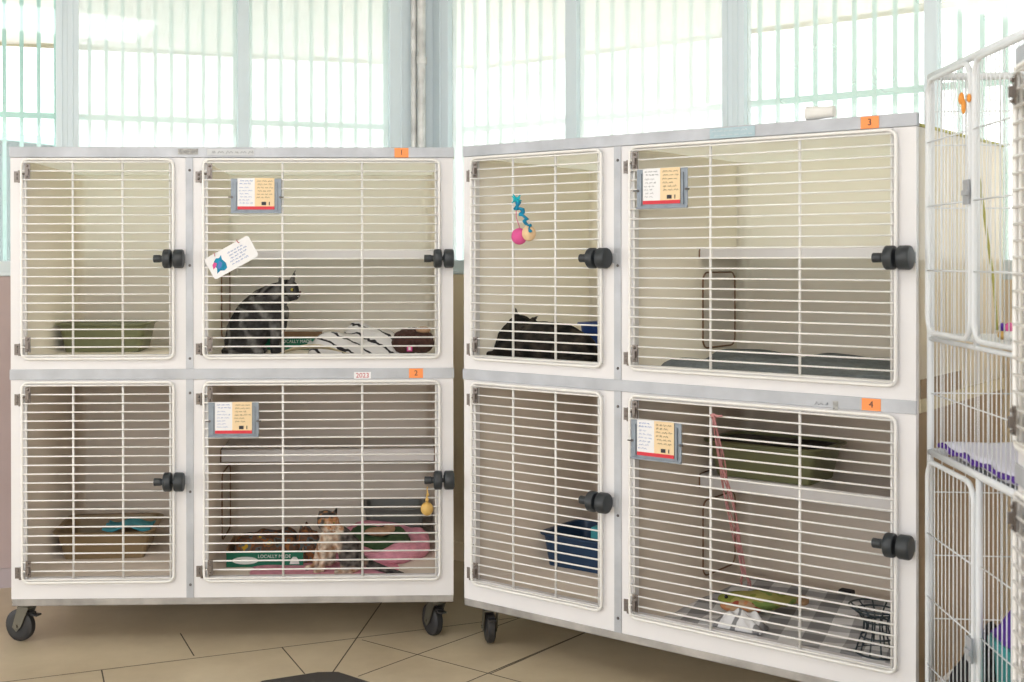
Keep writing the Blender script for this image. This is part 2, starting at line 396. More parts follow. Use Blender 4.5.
def window(name, mtx, t0, t1, mids, wide0, wide1, y0=.02, y1=.075, gm='glass'):
    """one window: outer frame as its mesh, panes and centre stiles as parts"""
    b = MB(mtx)
    b.box(t0, t1, y0-.012, y1+.012, SILL, SILL+.06); b.box(t0, t1, y0, y1, HEAD-.06, HEAD)
    b.box(t0, t0+wide0, y0-.006, y1, SILL, HEAD); b.box(t1-wide1, t1, y0-.006, y1, SILL, HEAD)
    # raised grooves on the jambs
    b.box(t0+wide0*.42, t0+wide0*.5, y0-.011, y0, SILL+.06, HEAD); b.box(t1-wide1*.5, t1-wide1*.42, y0-.011, y0, SILL+.06, HEAD)
    b.box(t0+.002, t1-.002, y0-.022, y0-.012, SILL+.002, SILL+.018)
    o = struct(b.build(name, 'frame', bevel=.0015))
    edges = [t0+wide0] + [x for m in mids for x in (m[0], m[1])] + [t1-wide1]
    for m in mids:
        MB(mtx).box(m[0], m[1], y0-.004, y1-.01, SILL+.055, HEAD-.055).box(m[0]-.003, m[0], y0+.01, y1-.02, SILL+.055, HEAD-.055).build('window_stile', 'frame', o, bevel=.001)
        MB(mtx).box(m[0]+.004, m[0]+.016, y0-.012, y0-.004, SILL+.11, SILL+.17).build('sash_latch', 'alu', o, bevel=.001)
    for i in range(0, len(edges), 2):
        MB(mtx).box(edges[i], edges[i+1], y0+.022, y0+.026, SILL+.055, HEAD-.055).build('window_pane', gm, o)
    return o
tl = lambda u: wall_t(u, dL); tr = lambda u: wall_t(u, dR)
mw = (tl(57)+tl(79))/2
window('window_1', ML, mw, LEN_L-.2, [(mw+1.15, mw+1.2)], .043, .05, gm='glass_clear')
window('window_2', ML, tl(413), mw, [(tl(250), tl(239))], tl(391)-tl(413), .043, gm='glass_veiled')
mr = (tr(720)+tr(742))/2
window('window_3', MR, tr(431), mr, [(tr(563), tr(574))], tr(446)-tr(431), mr-tr(720), gm='glass_veiled')
window('window_4', MR, mr, LEN_R-.2, [(tr(922), tr(935))], tr(742)-mr, .05)
# corner post: round drain pipe in front of a square post
post = MB(); post.box(WL0.x-.075, WL0.x+.03, WL0.y+.02, WL0.y+.10, 0, CEIL)
struct(post.build('trim_2', 'frame', bevel=.002))
pp = MB(); cp = at_y(421.5, 100, 5.235)
pp.cyl((cp.x, cp.y, SILL+.01), (cp.x, cp.y, CEIL), .019, 14); pp.cyl((cp.x-.033, cp.y+.005, SILL+.01), (cp.x-.033, cp.y+.005, CEIL), .013, 12)
for z in (1.55, 2.1, 2.7): pp.cyl((cp.x, cp.y, z), (cp.x, cp.y, z+.03), .0235, 14)
struct(pp.build('trim_3', 'pipe', smooth='auto'))
# rear side of the room (behind the viewer): parapet and window mullions, light comes in between
rw = MB(); rw.box(-7, 6, -3.3, -3.2, 0, .8).box(-7, 6, -3.3, -3.2, 2.7, CEIL)
for x in (-7, -4.6, -2.2, .2, 2.6, 5.9): rw.box(x, x+.1, -3.3, -3.2, .8, 2.7)
struct(rw.build('wall_rear', 'wall'))

# window bars: one welded grille per wall, outside
def grille(mtx, u0, u1, n, dd, lab, ext0, ext1, zc):
    off = .2; t0, t1 = wall_t(u0, dd, off), wall_t(u1, dd, off); sp = (t1-t0)/n
    b = MB(mtx); k0 = -ext0
    for k in range(k0, n+ext1+1):
        t = t0 + k*sp
        if t < .01: continue
        b.box(t-.008, t+.008, off-.004, off+.004, SILL-.1, HEAD+.05)
    ta, tb = max(.01, t0+k0*sp), t0+(n+ext1)*sp
    for z in (zc, SILL-.08, HEAD+.02): b.box(min(ta, tb), max(ta, tb), off+.004, off+.012, z-.012, z+.012)
    o = b.build('window_grille', 'teal_bar'); 
    tag(o, lab, 'window bars'); return o
def reorigin(o):
    me = o.data; c = sum((v.co for v in me.vertices), Vector())/len(me.vertices); c.z = min(v.co.z for v in me.vertices)
    me.transform(Matrix.Translation(-c)); o.location = o.location + c
g1 = grille(ML, 385, 90, 19, dL, 'pale teal steel security bars outside the left-hand windows', 1, 28, 1.855)
g2 = grille(MR, 463, 708, 17, dR, 'pale teal steel security bars outside the right-hand windows', 1, 30, 1.84)
reorigin(g1); reorigin(g2)
# outside: ground, awnings, teal shed
struct(MB().box(-30, 30, 7.01, 40, -.35, -.3).box(-30, -7.01, -20, 7, -.35, -.3).box(6.01, 30, -20, 7, -.35, -.3).build('ground', 'ground'))
def awning(mtx, t0, t1, off, z0, lab):
    b = MB(mtx); n = 60; vs = []; rows = 6
    for j in range(rows+1):
        for i in range(n+1):
            t = t0 + (t1-t0)*i/n
            z = z0 + (2.9-z0)*j/rows + (.008*math.sin(t*9) if j == 0 else 0)
            vs.append((t, off + .03*math.sin(t*14)*(1-j/rows) - .05*j/rows, z))
    fs = [(j*(n+1)+i, j*(n+1)+i+1, (j+1)*(n+1)+i+1, (j+1)*(n+1)+i) for j in range(rows) for i in range(n)]
    b.add(vs, fs); o = b.build('awning', 'awning', smooth=True)
    h = MB(mtx); h.tube([(t0 + (t1-t0)*i/20, off, z0+.005) for i in range(21)], .012, 8)
    h.build('hem_rod', 'plank_pale', o); reorigin_tree(o)
    return tag(o, lab, 'awning')
def reorigin_tree(o):
    me = o.data; c = sum((v.co for v in me.vertices), Vector())/len(me.vertices); c.z = min(v.co.z for v in me.vertices)
    me.transform(Matrix.Translation(-c)); o.location = o.location + c
    for ch in o.children:
        ch.data.transform(Matrix.Translation(-c))
awning(ML, -.66, 4.3, 1.2, 2.30, 'cream awning cloth hanging outside the left-hand windows')
awning(MR, -.62, 4.3, 1.2, 2.30, 'cream awning cloth hanging outside the right-hand windows')
sh = empty('garden_shed', (-4.3, 10.4, -.3), math.radians(-14))
MB().box(-3.2, 1.3, 0, 3, 0, 2.55).build('shed_wall', 'teal_shed', sh)
MB().add([(-3.3, -.15, 3.05), (1.32, -.15, 2.50), (1.32, 3.1, 2.50), (-3.3, 3.1, 3.05), (-3.3, -.15, 3.13), (1.32, -.15, 2.56), (1.32, 3.1, 2.56), (-3.3, 3.1, 3.13)],
         [(0,3,2,1),(4,5,6,7),(0,1,5,4),(1,2,6,5),(2,3,7,6),(3,0,4,7)]).build('shed_roof', 'teal_bar', sh)
tag(sh, 'teal clad shed with sloping roof outside the far left window', 'shed')

# ------------------------------------------------------------------ cat cabinets
W, DEP, ZB, ZT = 1.4476, .775, .138, 1.638
CAB = {'A': ((-1.3644, 4.0074), -.0311), 'B': ((.1169, 4.0169), .6951), 'C': ((1.034, 2.15), 1.80)}
def cab_mtx(k):
    (x, y), th = CAB[k]
    return Matrix.Translation((x, y, 0)) @ Matrix.Rotation(-th, 4, 'Z')
def front(k, u, v, yl=0.):
    """(s, z) on the front plane of cabinet k seen at pixel (u, v)"""
    mi = cab_mtx(k).inverted(); o = mi @ CAM; d = mi.to_3x3() @ ray(u, v)
    p = o + d*((yl-o.y)/d.y); return p.x, p.z
def local_floor(k, u, v, z):
    return cab_mtx(k).inverted() @ at_z(u, v, z)

def rounded_rect(x0, x1, z0, z1, r, y, n=5):
    pts = []
    for cx_, cz_, a0 in ((x1-r, z1-r, 0), (x0+r, z1-r, PI/2), (x0+r, z0+r, PI), (x1-r, z0+r, 3*PI/2)):
        for i in range(n+1):
            a = a0 + PI/2*i/n; pts.append((cx_+r*math.cos(a), y, cz_+r*math.sin(a)))
    return pts
COLS = [dict(d=(.040, .531), o=(.049, .522), k=.4705, v=(.205, .366)), dict(d=(.629, 1.401), o=(.640, 1.390), k=1.350, v=(.887, 1.147))]
ROWS = [dict(d=(.946, 1.597), o=(.958, 1.588), k=1.272), dict(d=(.216, .869), o=(.228, .860), k=.546)]
LIN = [(.030, .565), (.618, 1.405)]
LINZ = [(.935, 1.5975), (.205, .870)]

def knob_mesh(b, s, z):
    y = -.035
    b.lathe((s, y, z), (1, 0, 0), [(0, .0095), (.001, .0125), (.022, .0125), (.024, .0105), (.031, .0105), (.0312, .025), (.0335, .0295), (.037, .031), (.053, .031), (.0565, .029), (.058, .022)], 20)
    b.lathe((s+.058, y, z), (1, 0, 0), [(0, .007), (.006, .007)], 12)
    b.lathe((s+.065, y, z), (1, 0, 0), [(0, .022), (.0015, .029), (.005, .031), (.027, .031), (.0315, .0285), (.033, .022)], 20)
    b.box(s+.064, s+.092, y+.02, -.001, z-.012, z+.012)
def make_door(parent, c, r):
    C, R = COLS[c], ROWS[r]
    (x0, x1), (z0, z1) = C['d'], R['d']
    b = MB(); y = -.014
    b.tube(rounded_rect(x0, x1, z0, z1, .022, y), .0048, 8, closed=True)
    n = 22; sp = (z1-z0-.020)/n
    for i in range(0, n+1):
        z = z0+.010 + sp*i
        b.tube([(x0+.002, y+.009, z), (x0+.004, y-.003, z), (x1-.004, y-.003, z), (x1-.002, y+.009, z)], .0027, 6)
    b.tube([(x0+.012, y+.006, z0+.012), (x0+.012, y+.006, z1-.012)], .0032, 6)
    b.tube([(x1-.012, y+.006, z0+.012), (x1-.012, y+.006, z1-.012)], .0032, 6)
    for xv in C['v']: b.tube([(xv, y+.004, z0-.002), (xv, y+.004, z1)], .0040, 8)
    d = b.build('cage_door', 'wire', parent, smooth=True)
    for zh, lo in ((z1-.045, 0), (z0+.042, 1)):
        h = MB(); sgn = -.012
        h.box(x0-.027, x0-.007, -.0035, 0, zh-.030, zh+.006)                  # leaf on the frame
        h.cyl((x0-.008, -.010, zh-.032), (x0-.008, -.010, zh+.008), .0045, 10)
        h.cyl((x0-.008, -.012, zh-.003), (x0+.022, -.019, zh-.003), .003, 8)   # pin
        h.box(x0+.013, x0+.030, -.022, -.0185, zh-.020, zh+.030)               # leaf on the wires
        h.box(x0+.017, x0+.026, -.030, -.022, zh-.008, zh+.012)
        h.ball((x0+.0215, -.024, zh+.022), .004, 8, 6); h.ball((x0+.0215, -.024, zh-.014), .004, 8, 6); h.ball((x0-.017, -.004, zh-.018), .0045, 8, 6)
        h.ball((x0-.017, -.004, zh-.004), .004, 8, 6)
        h.build('hinge', 'steel', d, smooth='auto')
    k = MB(); knob_mesh(k, C['k'], R['k']); k.build('latch_knob', 'knob', d, smooth='auto', bevel=.001)
    p = MB(); p.box(C['k']+.094, C['k']+.110 if c == 0 else C['k']+.098, -.006, -.0005, R['k']-.014, R['k']+.014); p.build('latch_plate', 'alu', d, bevel=.001)
    return d
def make_liner(parent, c, r, shelf):
    (x0, x1), (z0, z1) = LIN[c], LINZ[r]; y0, y1 = .0205, .752
    R = .045; n = 5
    # plan outline: front-left -> back-left (rounded) -> back-right -> front-right
    pl = [(x0, y0)]
    for i in range(n+1): a = PI - PI/2*i/n; pl.append((x0+R+R*math.cos(a), y1-R+R*math.sin(a)))
    for i in range(n+1): a = PI/2 - PI/2*i/n; pl.append((x1-R+R*math.cos(a), y1-R+R*math.sin(a)))
    pl.append((x1, y0))
    b = MB(); r2 = .02
    rings = []; ct_ = .012 if r == 1 else 0
    cxm = (x0+x1)/2
    def inset(p, e):
        x, y = p; dx = e if x < cxm else -e
        dxx = dx if (abs(x-x0) < R+.001 or abs(x-x1) < R+.001) else 0
        return (x+dxx*min(1, max(0, 1)), y - (e if y > y1-R-.001 else 0))
    for z, e in ((z0, r2), (z0+.006, r2*.4), (z0+r2, 0), (z1-.012, 0), (z1, ct_)):
        rings.append([(*inset(p, e), z) for p in pl])
    N = len(pl); vs = [q for rg in rings for q in rg]
    fs = [(j*N+i, j*N+i+1, (j+1)*N+i+1, (j+1)*N+i) for j in range(len(rings)-1) for i in range(N-1)]
    fs += [tuple(range(N))] + ([tuple(range(4*N, 5*N))] if r == 1 else [])
    b.add(vs, fs)
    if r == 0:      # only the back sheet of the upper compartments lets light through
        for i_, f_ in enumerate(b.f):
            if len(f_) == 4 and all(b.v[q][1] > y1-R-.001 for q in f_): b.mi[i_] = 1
    o = b.build('compartment_liner', 'liner' if r == 1 else ['liner_lit', 'liner_upper'], parent, smooth='auto', solid=.004)
    if shelf:
        zt, th = shelf
        f = MB(); f.box(x0+.003, x1-.003, .436, y1-.004, zt-th, zt)
        f.build('shelf', 'panel', o, bevel=.004)
        for zz in (zt+.001,):
            MB().tube([(x0+.0045, .50, zz+.001), (x0+.0045, .44, zz-.002), (x0+.0045, .4335, zz-.010), (x0+.0045, .4335, zz-th)], .0025, 6).build('shelf_edging', 'edge_brown', o, smooth=True)
            MB().tube([(x1-.0045, .50, zz+.001), (x1-.0045, .44, zz-.002), (x1-.0045, .4335, zz-.010), (x1-.0045, .4335, zz-th)], .0025, 6).build('shelf_edging', 'edge_brown', o, smooth=True)
        # closed pass-through hatch on the side wall beneath the shelf
        za, zb = zt-th-.045, zt-th-.29
        q = [(x0+.006, p[0], p[2]) for p in rounded_rect(.455, .685, zb, za, .03, 0)]
        pm = MB(); pm.tube(q, .0028, 6, closed=True); 
        hatch = MB(); qq = [(x0+.0045, a, c_) for _, a, c_ in q]; q2 = [(x0+.0022, a, c_) for _, a, c_ in q]
        m_ = len(qq); hatch.add(qq+q2, [tuple(range(m_)), tuple(reversed(range(m_, 2*m_)))] + [(i, (i+1) % m_, (i+1) % m_+m_, i+m_) for i in range(m_)])
        hatch.build('pass_hatch', 'pass', o); pm.build('hatch_trim', 'edge_brown', o, smooth=True)
    return o
def make_caster(parent, s, y, rz):
    e = MB(Matrix.Translation((s, y, 0)) @ Matrix.Rotation(rz, 4, 'Z'))
    R = .053; off = .026
    e.box(-.034, .034, -.034, .034, ZB-.006, ZB-.0005)
    e.lathe((0, 0, ZB-.022), (0, 0, 1), [(0, .020), (.004, .026), (.016, .026)], 16)
    for sg in (-1, 1):

        pts = [(-.022, ZB-.02), (.020, ZB-.02), (off+.016, R-.004), (off, R-.018), (off-.018, R)]

        n = len(pts); x0_, x1_ = sg*.021, sg*.024
        vs = [(x0_, p, z) for p, z in pts] + [(x1_, p, z) for p, z in pts]
        e.add(vs, [tuple(range(n)), tuple(reversed(range(n, 2*n)))] + [(i, i+n, (i+1) % n+n, (i+1) % n) for i in range(n)])
    e.box(-.025, .025, -.022, .022, ZB-.024, ZB-.019)
    e.cyl((-.028, off, R), (.028, off, R), .006, 10)
    c = e.build('caster_fork', 'caster_metal', parent, smooth='auto')
    wl = MB(Matrix.Translation((s, y, 0)) @ Matrix.Rotation(rz, 4, 'Z'))
    wl.lathe((-.016, off, R), (1, 0, 0), [(0, .034), (.001, .044), (.006, R-.001), (.016, R), (.026, R-.001), (.031, .044), (.032, .034)], 28)
    wl.lathe((-.018, off, R), (1, 0, 0), [(0, .010), (.001, .016), (.035, .016), (.036, .010)], 16)
    wl.build('wheel', 'rubber', c, smooth='auto')
    br = MB(Matrix.Translation((s, y, 0)) @ Matrix.Rotation(rz, 4, 'Z'))
    br.box(-.013, .013, -.048, -.024, R+.036, R+.042); br.box(-.010, .010, -.03, -.008, R+.040, R+.048)
    br.build('brake_lever', 'rubber', c, bevel=.001)
def make_cabinet(key, label, nums, shelves):
    (x, y), th = CAB[key]
    root = empty('cat_cabinet', (x, y, 0), -th)
    tag(root, label, 'cat cage', 'two-tier cat cage cabinets on casters')
    # outer shell
    b = MB(); T = .018
    ZS = ZT-.034
    b.box(T, W-T, DEP-.012, DEP, ZB+.02, .912)
    b.box(0, W, 0.02, DEP, ZB+.004, ZB+.022)
    b.box(T, W-T, .02, DEP-.012, .878, .912); b.box(.572, .600, .02, DEP-.012, ZB+.022, ZS-.012)
    b.box(T, W-T, .02, .04, ZS-.012, ZS)
    b.build('cabinet_body', 'panel', root, bevel=.0012)
    MB().box(T, W-T, .04, DEP-.012, ZS-.006, ZS-.002).build('top_panel', 'top_sheet', root)
    for xa, xb, xo in ((0, T, -.004), (W-T, W, W+.004)):
        MB().box(xa, xb, .0205, DEP, .912, ZS).build('side_panel', 'side_gloss', root, bevel=.001)
        MB().box(xa, xb, .0205, DEP, ZB+.022, .878).build('side_panel', 'side_brown', root, bevel=.001)
        MB().box(min(xa, xo), max(xb, xo), .0205, DEP+.001, .878, .912).build('side_rail', 'plank_pale', root, bevel=.001)
        MB().box(min(xo*.999, xb) if xo < 0 else W+.0002, -.0002 if xo < 0 else W+.002, .03, .36, .9125, .962).build('side_edging', 'side_brown', root)
        MB().box(min(xo, xa), max(xo, xb), .0205, DEP, ZS, ZS+.008).build('top_edging', 'cord', root, bevel=.002)
    # front frame with four openings
    f = MB(); xs = [0.0005, COLS[0]['o'][0], COLS[0]['o'][1], COLS[1]['o'][0], COLS[1]['o'][1], W-.0005]
    for i in (0, 2, 4): f.box(xs[i], xs[i+1], -.001, .020, ZB+.022, ZT-.035)
    for (a, c_) in ((xs[1], xs[2]), (xs[3], xs[4])):
        f.box(a, c_, -.001, .020, ZB+.022, ROWS[1]['o'][0]); f.box(a, c_, -.001, .020, ROWS[1]['o'][1], ROWS[0]['o'][0]); f.box(a, c_, -.001, .020, ROWS[0]['o'][1], ZT-.035)
    f.build('front_frame', 'panel', root)
    # rails
    MB().box(-.002, W+.002, -.005, .0195, ZT-.034, ZT).build('top_rail', 'alu', root, bevel=.001)
    MB().box(-.002, W+.002, -.006, -.0015, .877, .911).build('middle_rail', 'alu', root, bevel=.001)
    MB().box(.004, W-.002, -.005, -.0002, ZB, ZB+.022).box(.004, W-.002, -.005, .03, ZB, ZB+.003).build('bottom_rail', 'alu_dirty', root, bevel=.001)
    st = MB().box(.570, .594, -.0045, -.0012, ZB+.022, .877).box(.570, .594, -.0045, -.0012, .911, ZT-.034).build('centre_strip', 'alu', root, bevel=.001)
    for z in (1.562, 1.250, .945, .832, .508, .203): MB().ball((.583, -.005, z), (.0045, .003, .0045), 8, 6).build('screw_head', 'screw', st, smooth=True)
    for c in (0, 1):
        for r in (0, 1):
            make_liner(root, c, r, shelves[r] if c == 1 else None)
            make_door(root, c, r)
    for s, yy, rz in ((.030, .072, 1.2), (W-.055, .07, .5), (.05, DEP-.07, .3), (W-.05, DEP-.07, -.4)) if key == 'A' else ((.055, .07, .78), (W-.055, .07, .45), (.05, DEP-.07, .3), (W-.05, DEP-.07, -.4)):
        make_caster(root, s, yy, rz)
    # numbered orange stickers
    for (u0, u1, v0, v1, t) in nums:
        s0, z1 = front(key, u0, v0, -.005); s1, z0 = front(key, u1, v1, -.005)
        zc = ZT-.018 if z0 > 1.2 else .894
        z0, z1 = zc-.0155, zc+.0155
        sk = MB().box(s0, s1, -.0072, -.0055 if zc > 1.2 else -.0062, z0, z1).build('number_sticker', 'orange', root); sk['label'] = 'orange sticker marked ' + t
        text_mesh(t, .024, 'sticker_number', 'ink', sk, Matrix.Translation(((s0+s1)/2, -.0076, zc)) @ FRONT)
    return root
SH = ((1.303, .033), (.577, .046))
cabA = make_cabinet('A', 'white two-tier cage cabinet at left, numbered 1 and 2, with the sitting tabby cat inside', [(394.5, 408.5, 148, 157, '1'), (409, 423, 369, 378, '2')], SH)
cabB = make_cabinet('B', 'white two-tier cage cabinet in the middle, numbered 3 and 4, turned at an angle', [(861, 879, 116, 127, '3'), (862, 881, 402, 412, '4')], SH)
cabC = make_cabinet('C', 'white cage cabinet seen almost edge-on at the far right edge', [], SH)

# extra labels and writing on the rails
def scribble(b, s0, s1, z0, z1, y, rows, seed, r=.0006, fill=.8):
    rnd = random.Random(seed); h = (z1-z0)/rows
    for j in range(rows):
        z = z1 - h*(j+.5); x = s0 + rnd.random()*.1*(s1-s0); end = s0 + (s1-s0)*(fill + (1-fill)*rnd.random()*.9)
        while x < end:
            L = rnd.uniform(.25, .7)*h*2.2; pts = []
            for i in range(5): pts.append((min(x + L*i/4, s1), y, z + (h*.28)*(1 if i % 2 else -1)*rnd.uniform(.3, 1)))
            b.tube(pts, r, 4); x += L + h*.45
def rail_label(cab, key, u0, u1, v0, v1, m, ink, seed, rows=1, r=.0009, nm='paper_label', lab=None, txt=None):
    s0, z1 = front(key, u0, v0, -.006); s1, z0 = front(key, u1, v1, -.006)
    y = -.0072
    if m:
        o = MB().box(s0, s1, y, y+.001, z0, z1).build(nm, m, cab)
    else: o = None
    if lab and o: o['label'] = lab
    if txt:
        t = text_mesh(txt, (z1-z0)*.95, 'handwriting', ink, o, Matrix.Translation(((s0+s1)/2, y-.0004, (z0+z1)/2)) @ FRONT @ Matrix.Shear('XZ', 4, (0, 0)))
    else:
        b = MB(); scribble(b, s0+.003, s1-.003, z0+.002, z1-.002, y-.0004, rows, seed, r); b.build('handwriting', ink, o or cab)
rail_label(cabA, 'A', 178, 198, 148.8, 154.5, 'grey_label', 'grey_ink', 1)
rail_label(cabA, 'A', 207, 254, 149, 155.5, 'tape', 'grey_ink', 2, lab='white tape label with faint pencil writing')
rail_label(cabA, 'A', 354, 371, 372, 379, 'white_card', 'red_ink', 3, lab='white label with red handwriting', txt='2023')
rail_label(cabB, 'B', 710, 755, 129, 136, 'pale_ink', 'white_card', 4, 2, .0006)
rail_label(cabB, 'B', 813, 829, 399, 408, None, 'grey_ink', 5, 1, .0008)
s0, z1 = front('B', 833, 401, -.007); s1, z0 = front('B', 838, 410, -.007)
MB().box(s0, s1, -.0072, -.0062, z0, z1).build('paper_label', 'grey_label', cabB)

# ------------------------------------------------------------------ card holders clipped on the doors
def card_holder(key, u, v, label, seed, tilt=0.):
    s, z = front(key, u, v, -.026)
    base = cab_mtx(key) @ Vector((s, -.0215, z))
    root = empty('card_holder', base, -CAB[key][1]); root.rotation_euler.y = tilt
    tag(root, label, 'card holder', 'metal holders with cat information cards')
    w2, h2 = .082, .057
    MB().box(-w2, w2, -.0025, 0, -h2, h2).box(-w2, w2, -.008, -.0025, -h2, -h2+.006).box(-w2+.012, -w2+.018, -.008, -.0025, -h2+.01, h2-.012).box(w2-.018, w2-.012, -.008, -.0025, -h2+.01, h2-.012).build('backing_plate', 'holder', root, bevel=.0008)
    b = MB()
    for sx in (-1, 1):
        b.cyl((sx*(w2-.004), -.006, -.004), (sx*(w2-.004), 0.006, -.004), .004, 10); b.cyl((sx*(w2-.004), -.008, -.004), (sx*(w2+.008), -.008, -.004), .002, 8)
    b.build('clamp_screw', 'screw', root, smooth='auto')
    x0, x1, xm, z0, z1 = -.060, .060, -.004, -.040, .058
    wc = MB().box(x0, xm, -.0055, -.0045, z0, z1).build('white_card', 'white_card', root)
    pc = MB().box(xm, x1, -.0056, -.0046, z0, z1+.001).build('peach_card', 'peach_card', root)
    MB().box(x0, x1, -.0066, -.0057, z0-.004, z0+.006).build('red_band', 'red_card', root)
    b = MB(); scribble(b, x0+.006, xm-.006, z1-.022, z1-.004, -.0060, 2, seed, .0007); scribble(b, x0+.004, xm-.008, z0+.012, z1-.025, -.0060, 6, seed+1, .0005, .5); b.build('handwriting', 'blue_ink' if seed % 2 else 'grey_ink', wc)
    b = MB(); scribble(b, xm+.006, x1-.006, z0+.030, z1-.004, -.0061, 6, seed+2, .0006, .6)
    b.box(xm+.022, xm+.037, -.0063, -.0057, z0+.010, z0+.021); b.box(xm+.046, xm+.049, -.0063, -.0057, z0+.010, z0+.021); b.build('handwriting', 'ink', pc)
card_holder('A', 256, 196, 'metal plate with white and peach card, above the tabby cat on the upper left cabinet', 11)
card_holder('A', 233.5, 420, 'metal plate with white and peach card on the lower door of the left cabinet', 21)
card_holder('B', 661.5, 188.5, 'metal plate with white and peach card on the upper door of the middle cabinet', 32)
card_holder('B', 655.5, 441.5, 'metal plate with card on the lower door beside the pink yarn', 41)

# tilted white laminated tag on the tabby's door
s, z = front('A', 231.5, 257.5, -.022)
tg = empty('laminated_tag', cab_mtx('A') @ Vector((s, -.0205, z)), -CAB['A'][1]); tg.rotation_euler.y = -math.radians(29)
tag(tg, 'tilted white laminated card with a blue animal logo, hanging on the upper door', 'sign')
MB().add(*(lambda p: (p, [tuple(range(len(p)//2)), tuple(reversed(range(len(p)//2, len(p))))] + [(i, i+len(p)//2, (i+1) % (len(p)//2)+len(p)//2, (i+1) % (len(p)//2)) for i in range(len(p)//2)]))(
    [(x, -.002, z_) for x, _, z_ in rounded_rect(-.082, .082, -.038, .038, .008, 0)] + [(x, 0, z_) for x, _, z_ in rounded_rect(-.082, .082, -.038, .038, .008, 0)])).build('card', 'white_card', tg)
b = MB(); b.m = 0
def poly(b, pts, y): b.prism(pts, y-.0004, y)
poly(b, [(-.066, -.024), (-.052, -.020), (-.040, -.026), (-.028, -.022), (-.024, -.006), (-.030, .010), (-.026, .024), (-.036, .018), (-.046, .022), (-.056, .016), (-.062, .004), (-.058, -.008)], -.0025)
b.m = 1; poly(b, [(-.070, -.006), (-.058, -.002), (-.050, .006), (-.058, .014), (-.066, .008)], -.0030)
b.m = 2; poly(b, [(-.054, -.014), (-.042, -.010), (-.034, .000), (-.040, .010), (-.048, .002), (-.056, -.004)], -.0032)
b.build('animal_logo', ['toy_blue', 'toy_pink', 'blue_ink'], tg)
b = MB(); scribble(b, -.010, .062, -.026, .024, -.0026, 5, 77, .0007, .8); b.build('printed_text', 'blue_ink', tg)
b = MB(); b.tube([(-.045, -.003, .030), (-.043, -.012, .034), (-.042, -.004, .040)], .0012, 6); b.tube([(.045, -.003, .030), (.043, -.012, .034), (.042, -.004, .042)], .0012, 6); b.build('tie', 'red_ink', tg)

# ------------------------------------------------------------------ soft shapes (cats, cushions): spheres fused by a voxel remesh
def remeshed(name, balls, voxel, m, parent=None, origin=(0, 0, 0), smooth_it=4, colour=None, rough=0., extra=None):
    b = MB()
    for c, r in balls: b.ball(c, r, 14, 10)
    if extra: extra(b)
    o = b.build(name, m, None)
    md = o.modifiers.new('r', 'REMESH'); md.mode = 'VOXEL'; md.voxel_size = voxel
    sm = o.modifiers.new('s', 'SMOOTH'); sm.iterations = smooth_it; sm.factor = .6
    dg = bpy.context.evaluated_depsgraph_get()
    me = bpy.data.meshes.new_from_object(o.evaluated_get(dg)); bpy.data.objects.remove(o)
    me.name = name
    if rough:
        for v in me.vertices: v.co += v.normal * (noise.noise(v.co*70)*rough)
    if colour:
        a = me.color_attributes.new('fur', 'FLOAT_COLOR', 'POINT')
        for i, v in enumerate(me.vertices): a.data[i].color = (*colour(v.co), 1)
    me.transform(Matrix.Translation(-Vector(origin)))
    me.materials.clear(); me.materials.append(M[m]) 
    me.polygons.foreach_set('use_smooth', [True]*len(me.polygons))
    me.polygons.foreach_set('material_index', [0]*len(me.polygons))
    o = bpy.data.objects.new(name, me); COL.objects.link(o); o.location = origin
    if parent: o.parent = parent
    return o
def chain(pts, n=8):
    """pts: (Vector, radius) -> densely interpolated balls"""
    out = []
    for (p, r), (q, t) in zip(pts, pts[1:]):
        for i in range(n+1):
            k = i/n; out.append((Vector(p).lerp(Vector(q), k), r + (t-r)*k))
    return out
def mix(a, b, t): t = max(0, min(1, t)); return tuple(x+(y-x)*t for x, y in zip(a, b))
def ear(b, base, tip, wdt, side):
    """open triangular ear with thickness: base centre, tip, half width, sideways direction"""
    base, tip, side = Vector(base), Vector(tip), Vector(side).normalized()
    t = (tip-base).normalized(); nn = t.cross(side).normalized()
    n = 6; vs = []
    for k in (0, .35, .7, 1):
        c = base.lerp(tip, k); w_ = wdt*(1-k)**.8 + .0012; th = wdt*.33*(1-k)+.0012
        for i in range(n): a = 2*PI*i/n; vs.append(c + side*w_*math.cos(a) + nn*th*math.sin(a))
    fs = [(j*n+i, j*n+(i+1) % n, (j+1)*n+(i+1) % n, (j+1)*n+i) for j in range(3) for i in range(n)] + [tuple(range(n)), tuple(range(3*n, 4*n))]
    b.add(vs, fs)
def whisk(parent, org, p, dirs, m='paper'):
    b = MB()
    for d in dirs:
        d = Vector(d); p0 = Vector(p)-Vector(org); b.tube([p0, p0+d*.5, p0+d+Vector((0, 0, -.004))], .0003, 4)
    b.build('whiskers', m, parent)

